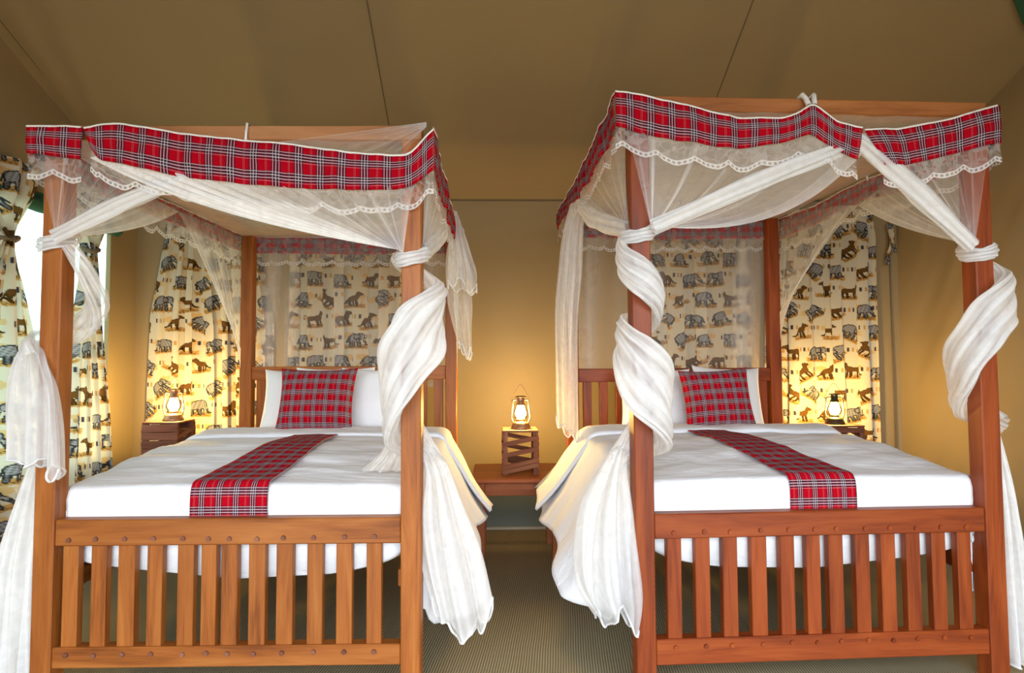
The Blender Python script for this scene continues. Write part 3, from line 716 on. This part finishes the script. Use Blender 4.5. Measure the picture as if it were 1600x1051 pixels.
def twist(net, name, cx, cy, way, seed, dens=0.78, n=110):
    """net wound round a post; way rows: angle (deg), z, radius, half width, half thickness"""
    w = smooth_path(way, n); th = np.radians(w[:, 0]); er = np.stack([np.cos(th), np.sin(th), 0*th], -1)
    c = np.stack([cx+w[:, 2]*np.cos(th), cy+w[:, 2]*np.sin(th), w[:, 1]], -1)
    T = np.gradient(c, axis=0); T /= np.linalg.norm(T, axis=1)[:, None]
    Bn = np.cross(er, T); Bn /= np.linalg.norm(Bn, axis=1)[:, None]
    m = 64; a = np.linspace(0, 2*PI, m, endpoint=False)[None]; tt = np.linspace(0, 1, n)[:, None]
    k1 = 1 + 0.12*np.sin(a*3+seed+5*tt) + 0.06*np.sin(a*7-6*tt) + 0.08*np.sin(tt*19+seed) + 0.05*np.sin(tt*41+a)
    k2 = 1 + 0.20*np.sin(a*7+seed+4*tt) + 0.12*np.sin(a*15-seed-7*tt)
    P = c[:, None] + (w[:, 3][:, None]*np.sin(a)*k1)[..., None]*Bn[:, None] + (w[:, 4][:, None]*np.cos(a)*k2)[..., None]*er[:, None]
    d = dens - 0.16 + 0.20*np.sin(a*9+seed+3*np.sin(tt*6)) + 0.14*np.sin(a*23+seed*2) + 0.10*wob2(a+0*tt, tt*6, seed, 0.5)
    return sheet(name, P, 'net', net, wrap=True, dens=np.clip(d, 0.2, 0.95))
def tail(net, name, rows, seed, dens=0.6, hem=None, folds=5, depth=1.0, hem_part=True):
    """hanging end, a flattened tube; rows: z, x left, x right, y, thickness"""
    n = 70; w = smooth_path(rows, n); m = 96; a = np.linspace(0, 2*PI, m, endpoint=False)[None]; t = np.linspace(0, 1, n)[:, None]
    cx = (w[:, 1]+w[:, 2])/2; hw = (w[:, 2]-w[:, 1])/2
    ca = np.cos(a); ux = np.sign(ca)*np.abs(ca)**0.9
    X = cx[:, None] + hw[:, None]*ux*(1+0.05*np.sin(a*4+seed+6*t))
    Yy = w[:, 3][:, None] + w[:, 4][:, None]*np.sin(a)*(1 + 0.0*t) + depth*w[:, 4][:, None]*(0.55*np.sin(ux*folds*2.2+seed+1.5*t)+0.3*np.sin(ux*folds*4.7+2*seed))*(0.25+0.75*t)
    Z = w[:, 0][:, None] + 0*a
    if hem is not None:
        hx, hz = zip(*hem); zb = np.interp(X[-1], hx, hz)
        zb = zb + 0.02*np.sin(a[0]*6+seed) + np.where(np.sin(a[0]) > 0, -0.0, 0.05*np.sin(a[0]*2+seed)**2)
        Z = w[0, 0] + (Z - w[0, 0])*((w[0, 0]-zb)/(w[0, 0]-w[-1, 0]))[None]
    P = np.stack([X, Yy, Z], -1)
    d = dens + 0.15*np.clip(np.sin(a*11+seed+2*np.sin(t*5)), 0, 1) + 0.1*(1-t)
    o = sheet(name, P, 'net', net, wrap=True, dens=np.clip(d, 0.1, 0.95))
    if hem_part:
        pts = np.concatenate([P[-1], P[-1][:1]]); h = tube('hem', pts, 0.005, 'net', o, 6, dens=np.full((len(pts), 6), 0.9))
    return o
def panel(net, name, place2, u0, u1, z1, z0, seed, base, amp=0.015, folds=9, bunch=None, hem=0.02):
    n, m = 50, 90; z = np.linspace(z1, z0, n)[:, None]; u = np.linspace(u0, u1, m)[None]; s = (u-u0)/(u1-u0)
    off = amp*np.sin(s*folds*2*PI+seed+0.5*np.sin(z*2)) + 0.4*amp*np.sin(s*folds*5*PI+2*seed)
    d = base + 0.12*np.clip(wobble(s, seed, 5, 5), 0, 1)**2 + 0*z
    for c, w_, k in (bunch or []): d = d + k*np.exp(-((s-c-0.02*np.sin(z*3))/w_)**2)
    Zg = z + hem*np.sin(s*8+seed)*sstep((z1+z0)/2, z0, z)
    return sheet(name, place2(u+0*z, off, Zg), 'net', net, dens=np.clip(d, 0.05, 0.92))
def canopy_top(net, W, zc, seed, base=0.40):
    X, Y = np.meshgrid(np.linspace(0.0, W, 40), np.linspace(0.0, L, 40))
    Zc = zc - 0.05*np.sin(PI*X/W)*np.sin(PI*Y/L) + 0.006*wob2(X, Y, seed, 2)
    sheet('canopy_sheet', np.stack([X, Y, Zc], -1), 'net', net, dens=np.full(X.shape, base))
def knot(net, cx, cy, z, seed, drop=0.05):
    a = np.linspace(0, 360, 9)
    twist(net, 'tie_band', cx, cy, [(q, z + drop*np.sin(math.radians(q)+0.6)*0.5, 0.067, 0.030, 0.014) for q in a], seed, 0.9, 60)

def lining(net, u0, u1, z1, z0, y):
    U, Zl = np.meshgrid(np.linspace(u0, u1, 60), np.linspace(z1, z0, 6))
    return sheet('lace_lining', np.stack([U, y + 0.003*np.sin(U*25), Zl], -1), 'lace_fill', net, uv=np.stack([U, Zl], -1))
def side_lining(net, u0, u1, z1, z0, x):
    U, Zl = np.meshgrid(np.linspace(u0, u1, 60), np.linspace(z1, z0, 6))
    return sheet('lace_lining', np.stack([x + 0.003*np.sin(U*25), U, Zl], -1), 'lace_fill', net, uv=np.stack([U, Zl], -1))
fx = lambda y: (lambda A, o, Z: np.stack([A + 0*Z, y - o + 0*Z, Z + 0*A], -1))
sx = lambda x, sg=1: (lambda A, o, Z: np.stack([x + sg*o + 0*Z, A + 0*Z, Z + 0*A], -1))
# ============ left net
W = B0['W']
net = thing('mosquito_net', 'white mosquito net with tartan valance draped on the left bed frame', 'mosquito net', (B0['x'], B0['y'], 0), B0['rz'], 'mosquito nets with red tartan valances')
valance(net, [(-0.048, 2.515, 2.400), (0.08, 2.518, 2.385), (0.198, 2.512, 2.370, -0.01)], fx(-0.040), 1)
valance(net, [(0.20, 2.505, 2.430, 0.03), (0.25, 2.522, 2.370, 0.01), (0.333, 2.531, 2.359), (0.585, 2.491, 2.302), (0.893, 2.453, 2.261), (1.09, 2.439, 2.247), (1.345, 2.399, 2.232), (1.58, 2.386, 2.238), (1.63, 2.390, 2.248), (1.70, 2.470, 2.295), (1.735, 2.515, 2.335)], fx(-0.036), 2)
valance(net, [(-0.03, 2.515, 2.335), (0.4, 2.46, 2.30), (1.05, 2.39, 2.25), (1.6, 2.46, 2.32), (2.0, 2.50, 2.36)], sx(W+0.055), 3)
valance(net, [(-0.03, 2.50, 2.39), (0.6, 2.47, 2.35), (1.2, 2.48, 2.36), (2.02, 2.49, 2.36)], sx(-0.04, -1), 4)
valance(net, [(0.095, 2.475, 2.345), (0.8, 2.465, 2.335), (1.58, 2.475, 2.34)], fx(2.035), 5, drop=0.075, per=0.12, y_amp=0.004)
lining(net, 0.095, 1.58, 2.47, 2.33, 2.018)
side_lining(net, 0.09, 1.95, 2.46, 2.33, 0.004)
canopy_top(net, W, 2.468, 3)
fan(net, 'corner_veil', [(1.0, -0.028, 2.445), (1.3, -0.028, 2.41), (1.6, -0.028, 2.39)], (1.70, -0.02, 2.535), 0.0, 0.10, 0.1, 0.1, 41, 5)
roll(net, 'gathered_band', [(W+0.03, 1.0, 2.36), (W+0.035, 0.5, 2.14), (W+0.01, 0.02, 1.965)], [0.008, 0.040, 0.034], 12, 0.62)
fan(net, 'front_swag', [(0.215, -0.02, 2.385), (0.45, -0.02, 2.43), (0.9, -0.02, 2.42), (1.3, -0.02, 2.37), (1.68, -0.02, 2.42)], (1.60, -0.035, 1.955), 0.085, 0.22, 0.95, 0.32, 3, 16, fwd=0.048)
fan(net, 'front_swag', [(0.60, -0.025, 2.30), (0.4, -0.02, 2.42), (0.15, -0.02, 2.47), (-0.04, -0.02, 2.47)], (0.085, -0.03, 2.03), 0.0, 0.10, 0.15, 0.08, 8, 9)
roll(net, 'gathered_band', [(0.66, -0.014, 2.325), (0.56, -0.02, 2.262), (0.35, -0.04, 2.16), (0.085, -0.045, 2.025)], [0.006, 0.022, 0.034, 0.028], 2, 0.62)
fan(net, 'side_swag', [(-0.02, 1.12, 2.44), (-0.02, 0.7, 2.45), (-0.02, 0.3, 2.46), (-0.02, 0.0, 2.46)], (0.0, 0.03, 2.03), 0.06, 0.18, 0.60, 0.30, 12, 8, axis=0)
fan(net, 'side_swag', [(-0.02, 1.10, 2.44), (-0.02, 1.4, 2.45), (-0.02, 1.7, 2.46), (-0.02, 2.0, 2.46)], (0.01, 1.98, 1.42), -0.05, 0.34, 0.25, 0.25, 15, 8, axis=0, tie_w=0.3)
fan(net, 'side_swag', [(W+0.03, 1.1, 2.30), (W+0.03, 0.7, 2.36), (W+0.03, 0.3, 2.38), (W+0.03, 0.0, 2.40)], (W-0.0, 0.03, 1.96), 0.05, 0.30, 0.50, 0.5, 18, 8, axis=0)
fan(net, 'side_swag', [(W+0.02, 1.1, 2.34), (W+0.02, 1.4, 2.38), (W+0.02, 1.7, 2.42), (W+0.02, 2.0, 2.44)], (W, 1.98, 1.50), -0.05, 0.22, 0.2, 0.25, 19, 8, axis=0, tie_w=0.3)
panel(net, 'back_panel', fx(2.065), 0.04, W-0.04, 2.46, 1.30, 4, 0.10, 0.014, 9, [(0.11, 0.04, 0.28), (0.20, 0.025, 0.22), (0.88, 0.05, 0.25)])
tail(net, 'hanging_fold', [(2.42, 1.735, 1.75, 1.05, 0.01), (2.30, 1.70, 1.79, 1.1, 0.04), (2.15, 1.69, 1.83, 1.15, 0.06), (2.02, 1.68, 1.865, 1.2, 0.07), (1.93, 1.68, 1.87, 1.2, 0.06)], 5, 0.36, [(1.70, 1.97), (1.80, 1.93), (1.88, 1.94)], 4)
tail(net, 'hanging_fold', [(2.40, 1.73, 1.745, 1.3, 0.01), (2.2, 1.66, 1.78, 1.35, 0.05), (1.9, 1.65, 1.82, 1.45, 0.06), (1.7, 1.68, 1.82, 1.45, 0.05), (1.5, 1.73, 1.82, 1.45, 0.03)], 6, 0.26, [(1.66, 1.72), (1.75, 1.56), (1.80, 1.50), (1.84, 1.55)], 3)
CL, CR, CY = S/2, W-S/2, S/2
knot(net, CL, CY, 2.025, 1); knot(net, CR, CY, 1.955, 2)
twist(net, 'wound_length', CR, CY, [(200, 1.95, .070, .025, .02), (100, 1.90, .085, .035, .025), (30, 1.82, .115, .045, .03), (-25, 1.74, .115, .07, .035), (-60, 1.65, .105, .11, .040), (-95, 1.52, .095, .135, .042), (-135, 1.37, .095, .110, .038), (-175, 1.22, .092, .085, .034), (-230, 1.11, .095, .06, .03), (-290, 1.06, .09, .05, .03), (-350, 1.0, .11, .05, .04)], 1, 0.82)
tail(net, 'hanging_end', [(1.20, 1.60, 1.66, 0.14, 0.02), (1.08, 1.64, 1.72, 0.13, 0.03), (0.95, 1.67, 1.79, 0.10, 0.05), (0.75, 1.65, 1.86, 0.07, 0.06), (0.52, 1.66, 1.93, 0.06, 0.07), (0.24, 1.72, 1.98, 0.06, 0.06)], 2, 0.46, [(1.62, 0.56), (1.70, 0.42), (1.83, 0.235), (1.93, 0.29), (1.99, 0.38)], 4)
tail(net, 'hanging_end', [(1.20, 1.53, 1.60, 0.15, 0.03), (1.06, 1.47, 1.60, 0.17, 0.035), (0.97, 1.37, 1.60, 0.18, 0.03)], 4, 0.32, None, 4, hem_part=False)
twist(net, 'wound_length', CL, CY, [(-30, 2.00, .075, .03, .02), (0, 1.92, .10, .04, .03), (10, 1.80, .15, .05, .035), (45, 1.70, .14, .06, .04), (90, 1.63, .10, .06, .03), (150, 1.58, .09, .06, .03), (200, 1.53, .095, .07, .03), (235, 1.47, .10, .08, .035)], 4, 0.66)
tail(net, 'hanging_end', [(1.58, -0.06, -0.01, 0.02, 0.03), (1.48, -0.07, 0.06, -0.03, 0.04), (1.38, -0.07, 0.12, -0.06, 0.045), (1.22, -0.06, 0.155, -0.075, 0.05), (1.04, -0.045, 0.175, -0.085, 0.05)], 7, 0.44, [(-0.06, 1.085), (0.03, 1.06), (0.18, 1.0)], 4)
tail(net, 'hanging_end', [(1.12, -0.06, 0.00, 0.09, 0.03), (0.9, -0.12, -0.01, 0.08, 0.04), (0.6, -0.20, -0.01, 0.07, 0.05), (0.3, -0.21, -0.01, 0.06, 0.05), (0.08, -0.22, -0.01, 0.06, 0.05)], 9, 0.62, None, 4)
tube('tie_cord', [(0.895, -0.012, 2.455), (0.893, -0.004, 2.50), (0.897, -0.004, 2.545), (0.90, 0.04, 2.549), (0.90, 0.094, 2.54), (0.90, 0.096, 2.49)], 0.006, 'cord', net, 6)

# ============ right net
W = B1['W']
net = thing('mosquito_net', 'white mosquito net with tartan valance draped on the right bed frame', 'mosquito net', (B1['x'], B1['y'], 0), B1['rz'], 'mosquito nets with red tartan valances')
valance(net, [(-0.075, 2.690, 2.530), (0.04, 2.680, 2.506), (0.218, 2.638, 2.467), (0.486, 2.578, 2.438), (0.727, 2.583, 2.474), (0.80, 2.62, 2.50), (0.845, 2.660, 2.514), (0.89, 2.625, 2.48), (0.94, 2.577, 2.449), (1.077, 2.540, 2.392, -0.03)], fx(-0.040), 6)
valance(net, [(1.092, 2.535, 2.372, 0.085), (1.246, 2.541, 2.375, 0.04), (1.497, 2.591, 2.428, 0.01), (1.752, 2.667, 2.492)], fx(-0.036), 7)
valance(net, [(-0.03, 2.690, 2.530), (0.5, 2.66, 2.50), (1.0, 2.64, 2.50), (1.30, 2.64, 2.54), (2.02, 2.66, 2.52)], sx(-0.07, -1), 8)
valance(net, [(-0.03, 2.66, 2.49), (0.4, 2.57, 2.43), (0.75, 2.60, 2.46), (1.0, 2.62, 2.50), (1.5, 2.60, 2.46), (2.02, 2.63, 2.46)], sx(W+0.03), 9)
valance(net, [(0.095, 2.632, 2.475), (0.8, 2.62, 2.465), (1.63, 2.632, 2.475)], fx(2.035), 10, drop=0.085, per=0.12, y_amp=0.004)
lining(net, 0.095, 1.63, 2.63, 2.46, 2.018)
side_lining(net, 0.09, 1.95, 2.60, 2.44, W-0.004)
canopy_top(net, W, 2.622, 5)
roll(net, 'gathered_band', [(-0.055, 1.25, 2.60), (-0.05, 0.7, 2.30), (-0.01, 0.02, 2.075)], [0.008, 0.046, 0.034], 15, 0.66)
fan(net, 'front_swag', [(1.12, -0.02, 2.47), (0.85, -0.02, 2.56), (0.6, -0.02, 2.54), (0.3, -0.02, 2.58), (-0.05, -0.02, 2.64)], (0.085, -0.035, 2.07), 0.20, 0.26, 0.10, 0.1, 23, 14, sagp=0.8)
roll(net, 'gathered_band', [(1.12, -0.012, 2.525), (0.98, -0.02, 2.452), (0.60, -0.045, 2.297), (0.085, -0.05, 2.072)], [0.010, 0.030, 0.038, 0.030], 5, 0.72)
fan(net, 'front_swag', [(1.09, -0.02, 2.49), (1.3, -0.02, 2.52), (1.5, -0.02, 2.57), (1.74, -0.02, 2.62)], (1.60, -0.035, 1.995), 0.0, 0.10, 0.10, 0.1, 27, 9)
roll(net, 'gathered_band', [(1.03, -0.012, 2.535), (1.10, -0.02, 2.47), (1.33, -0.045, 2.24), (1.585, -0.05, 1.995)], [0.010, 0.034, 0.044, 0.030], 7, 0.74)
fan(net, 'side_swag', [(-0.04, 1.30, 2.58), (-0.04, 0.8, 2.58), (-0.04, 0.4, 2.59), (-0.04, 0.0, 2.60)], (0.0, 0.03, 2.07), 0.05, 0.18, 0.75, 0.16, 31, 8, axis=0)
fan(net, 'side_swag', [(-0.03, 1.30, 2.58), (-0.03, 1.6, 2.59), (-0.03, 1.8, 2.60), (-0.03, 2.0, 2.60)], (0.03, 1.98, 1.40), -0.04, 0.28, 0.2, 0.25, 33, 8, axis=0, tie_w=0.4)
fan(net, 'side_swag', [(W+0.02, 1.0, 2.47), (W+0.02, 0.7, 2.53), (W+0.02, 0.3, 2.54), (W+0.02, 0.0, 2.60)], (W-0.02, 0.03, 2.0), 0.05, 0.25, 0.45, 0.35, 35, 8, axis=0)
fan(net, 'side_swag', [(W+0.02, 1.0, 2.47), (W+0.02, 1.3, 2.54), (W+0.02, 1.7, 2.56), (W+0.02, 2.0, 2.60)], (W-0.01, 1.98, 1.65), -0.05, 0.30, 0.25, 0.25, 37, 8, axis=0, tie_w=0.4)
panel(net, 'back_panel', fx(2.065), 0.04, W-0.04, 2.62, 1.30, 14, 0.10, 0.014, 9, [(0.10, 0.05, 0.25), (0.86, 0.05, 0.28), (0.93, 0.03, 0.2)])
tail(net, 'hanging_fold', [(2.62, -0.05, 0.03, 1.25, 0.03), (2.35, -0.12, 0.01, 1.3, 0.05), (2.1, -0.15, 0.01, 1.35, 0.05), (1.8, -0.17, -0.01, 1.4, 0.05), (1.4, -0.165, -0.02, 1.4, 0.05), (1.02, -0.16, -0.02, 1.4, 0.04)], 8, 0.34, [(-0.17, 1.06), (-0.10, 0.99), (-0.02, 0.93)], 4)
CL, CR = S/2, W-S/2
knot(net, CL, CY, 2.065, 3); knot(net, CR, CY, 1.99, 4)
twist(net, 'wound_length', CL, CY, [(150, 2.04, .075, .03, .02), (185, 1.97, .078, .045, .025), (230, 1.90, .085, .065, .03), (275, 1.84, .088, .08, .032), (320, 1.77, .085, .08, .03), (360, 1.72, .080, .065, .028), (450, 1.64, .09, .06, .03), (530, 1.60, .078, .07, .028), (575, 1.52, .080, .115, .032), (620, 1.40, .088, .135, .036), (665, 1.29, .090, .125, .038), (705, 1.19, .098, .10, .038), (750, 1.10, .10, .065, .032), (810, 1.06, .09, .05, .03), (890, 1.03, .10, .05, .035)], 6, 0.84)
tail(net, 'hanging_end', [(1.20, 0.02, 0.075, 0.14, 0.02), (1.09, -0.05, 0.02, 0.13, 0.03), (0.98, -0.12, 0.0, 0.12, 0.05), (0.80, -0.22, 0.03, 0.09, 0.07), (0.60, -0.26, 0.05, 0.07, 0.08), (0.42, -0.25, 0.06, 0.06, 0.08), (0.29, -0.18, 0.03, 0.06, 0.07)], 11, 0.48, [(-0.27, 0.48), (-0.22, 0.40), (-0.12, 0.29), (-0.05, 0.34), (0.0, 0.27), (0.06, 0.38)], 4)
twist(net, 'wound_length', CR, CY, [(40, 1.96, .08, .02, .02), (10, 1.90, .10, .04, .025), (-30, 1.82, .10, .07, .032), (-80, 1.72, .095, .10, .035), (-130, 1.60, .095, .095, .034), (-170, 1.46, .105, .09, .032), (-200, 1.34, .098, .08, .032), (-250, 1.24, .09, .06, .03), (-310, 1.20, .09, .05, .03), (-355, 1.16, .10, .05, .03)], 9, 0.78)
tail(net, 'hanging_end', [(1.26, 1.71, 1.75, 0.10, 0.03), (1.05, 1.715, 1.80, 0.09, 0.04), (0.8, 1.72, 1.85, 0.09, 0.05), (0.4, 1.725, 1.90, 0.09, 0.05), (0.06, 1.73, 1.90, 0.09, 0.05)], 13, 0.60, None, 4)
t = np.linspace(0, 1, 20)
for dx in (-0.012, 0.015):
    tube('tie_cord', [(0.845+dx, -0.03, 2.65), (0.845+dx*1.5, -0.012, 2.69), (0.845+dx*2, 0.0, 2.712), (0.85+dx*2, 0.05, 2.712), (0.85+dx, 0.094, 2.70), (0.85, 0.098, 2.62)], 0.012, 'cord', net, 8)
tube('tie_cord', [(1.75, 0.9, 2.60), (1.735, 0.9, 2.66), (1.72, 0.9, 2.705), (1.66, 0.9, 2.705), (1.628, 0.9, 2.69), (1.63, 0.9, 2.62)], 0.006, 'cord', net, 6)

# ------------------------------------------------------------------ side tables, crates, lanterns
def table(x0, x1, y0, y1, h, label):
    t = thing('side_table', label, 'table', ((x0+x1)/2, (y0+y1)/2, 0), 0, 'wooden side tables')
    w, d = (x1-x0)/2, (y1-y0)/2
    board('tabletop', (-w, -d, h-0.032), (w, d, h), 'wood_table', t, 0.006)
    for sx_ in (-1, 1):
        for sy in (-1, 1):
            cx, cy = sx_*(w-0.06), sy*(d-0.06)
            board('leg', (cx-0.036, cy-0.036, 0), (cx+0.036, cy+0.036, h-0.032), 'wood_table', t, 0.004)
    for sy in (-1, 1): board('apron', (-w+0.096, sy*(d-0.06)-0.012, h-0.13), (w-0.096, sy*(d-0.06)+0.012, h-0.032), 'wood_table', t, 0.003)
    for sx_ in (-1, 1): board('apron', (sx_*(w-0.06)-0.012, -d+0.096, h-0.13), (sx_*(w-0.06)+0.012, d-0.096, h-0.032), 'wood_table', t, 0.003)
    return t
TH = 0.636
table(-0.185, 0.495, 4.265, 4.93, TH, 'dark reddish side table standing between the two beds')
table(-2.86, -2.20, 4.40, 5.02, TH, 'side table mostly hidden behind the left bed, under the left crate')
table(2.50, 3.14, 4.42, 5.02, TH, 'side table mostly hidden behind the right bed, under the right crate')
def crate(x, y, w, h, label, styles, seed):
    """small stand of four corner posts, nailed slats on the sides and a top"""
    r = random.Random(seed); t = thing('wooden_crate', label, 'crate', (x, y, TH), 0, 'slatted wooden lamp stands'); a = w/2
    for i in (-1, 1):
        for j in (-1, 1):
            cx, cy = i*(a-0.022), j*(a-0.022); board('corner_post', (cx-0.018, cy-0.018, 0), (cx+0.018, cy+0.018, h-0.012), 'wood_crate', t, 0.003)
    board('top_board', (-a, -a, h-0.014), (a, a, h), 'wood_crate', t, 0.003)
    for face, style in enumerate(styles):             # 0 front 1 right 2 back 3 left
        rz = face*PI/2
        R = Matrix.Rotation(rz, 4, 'Z')
        if style == 'diag':
            items = [(z, s_) for z, s_ in ((0.81, 1), (0.545, 1), (0.275, 1), (0.16, 1))]
            sgn = 1
            for z, s_ in items:
                o = board('slat', (-a*1.03, -0.005, -0.0165), (a*1.03, 0.005, 0.0165), 'wood_crate', t, 0.002)
                o.matrix_basis = R @ Matrix.Translation((0, -a+0.001, z*(h-0.02))) @ Matrix.Rotation(-sgn*0.20, 4, 'Y')
        else:
            k = 6; gaps = {'tight': 0.004, 'open': 0.045}[style]; k = 6 if style == 'tight' else 4
            hh = (h-0.02-(k-1)*gaps)/k
            for q in range(k):
                z = hh/2 + q*(hh+gaps) + 0.003; j = r.uniform(-.006, .006) if style == 'open' else r.uniform(-.002, .002)
                o = board('slat', (-a*1.0, -0.005, -hh/2), (a*1.0, 0.005, hh/2), 'wood_crate', t, 0.002)
                o.matrix_basis = R @ Matrix.Translation((j, -a+0.001, z)) @ Matrix.Rotation(r.uniform(-.02, .02), 4, 'Y')
    return t
crate(0.175, 4.53, 0.27, 0.330, 'zigzag-slatted wooden crate on the table between the beds', ['diag', 'diag', 'diag', 'diag'], 1)
crate(-2.585, 4.74, 0.27, 0.392, 'close-slatted wooden crate beyond the left bed, by the curtain', ['tight', 'diag', 'tight', 'diag'], 2)
crate(2.825, 4.83, 0.28, 0.315, 'dark open-slatted wooden crate beyond the right bed', ['open', 'diag', 'open', 'diag'], 3)
def lantern(x, y, z, label, metal, rz):
    t = thing('lantern', label, 'lantern', (x, y, z), rz, 'lit hurricane lanterns')
    lathe('base', [(0.0, 0), (0.070, 0), (0.074, 0.006), (0.073, 0.016), (0.066, 0.024), (0.064, 0.040), (0.056, 0.050), (0.034, 0.056), (0.030, 0.062)], metal, t, 24)
    lathe('burner', [(0.030, 0.060), (0.033, 0.064), (0.033, 0.076), (0.022, 0.082), (0.0, 0.083)], metal, t, 16)
    lathe('glass_globe', [(0.032, 0.070), (0.045, 0.085), (0.054, 0.108), (0.053, 0.130), (0.044, 0.155), (0.034, 0.175), (0.030, 0.188)], 'glass', t, 24)
    lathe('glowing_mantle', [(0.0, 0.086), (0.026, 0.089), (0.038, 0.100), (0.041, 0.116), (0.037, 0.138), (0.030, 0.158), (0.018, 0.166), (0.0, 0.168)], 'mantle', t, 12)
    lathe('chimney', [(0.034, 0.180), (0.034, 0.192), (0.026, 0.198), (0.026, 0.234), (0.024, 0.240), (0.0, 0.241)], metal, t, 20)
    lathe('cap', [(0.0, 0.238), (0.044, 0.240), (0.045, 0.244), (0.030, 0.250), (0.0, 0.252)], metal, t, 24)
    for s_ in (-1, 1):
        p = smooth_path([(s_*0.052, 0, 0.040), (s_*0.064, 0, 0.062), (s_*0.071, 0, 0.090), (s_*0.068, 0, 0.125), (s_*0.062, 0, 0.165), (s_*0.061, 0, 0.205), (s_*0.052, 0, 0.218), (s_*0.024, 0, 0.222)], 28)
        tube('side_tube', p, 0.0055, metal, t, 8)
        tube('hinge_lug', [(s_*0.058, 0, 0.212), (s_*0.074, 0, 0.214), (s_*0.078, 0, 0.218)], 0.004, metal, t, 6)
    p = smooth_path([(-0.074, 0, 0.215), (-0.045, 0.01, 0.275), (-0.012, 0.015, 0.328), (0.0, 0.015, 0.335), (0.012, 0.015, 0.328), (0.045, 0.01, 0.275), (0.074, 0, 0.215)], 30)
    tube('bail_handle', p, 0.0018, metal, t, 5)
    return t
lantern(0.183, 4.53, TH+0.330, 'bronze lit hurricane lantern on the crate between the beds', 'bronze', 0.0)
lantern(-2.555, 4.74, TH+0.392, 'bronze lit hurricane lantern beyond the left bed', 'bronze', 0.3)
lantern(2.80, 4.83, TH+0.315, 'dark lit hurricane lantern beyond the right bed', 'dark_metal', -0.35)
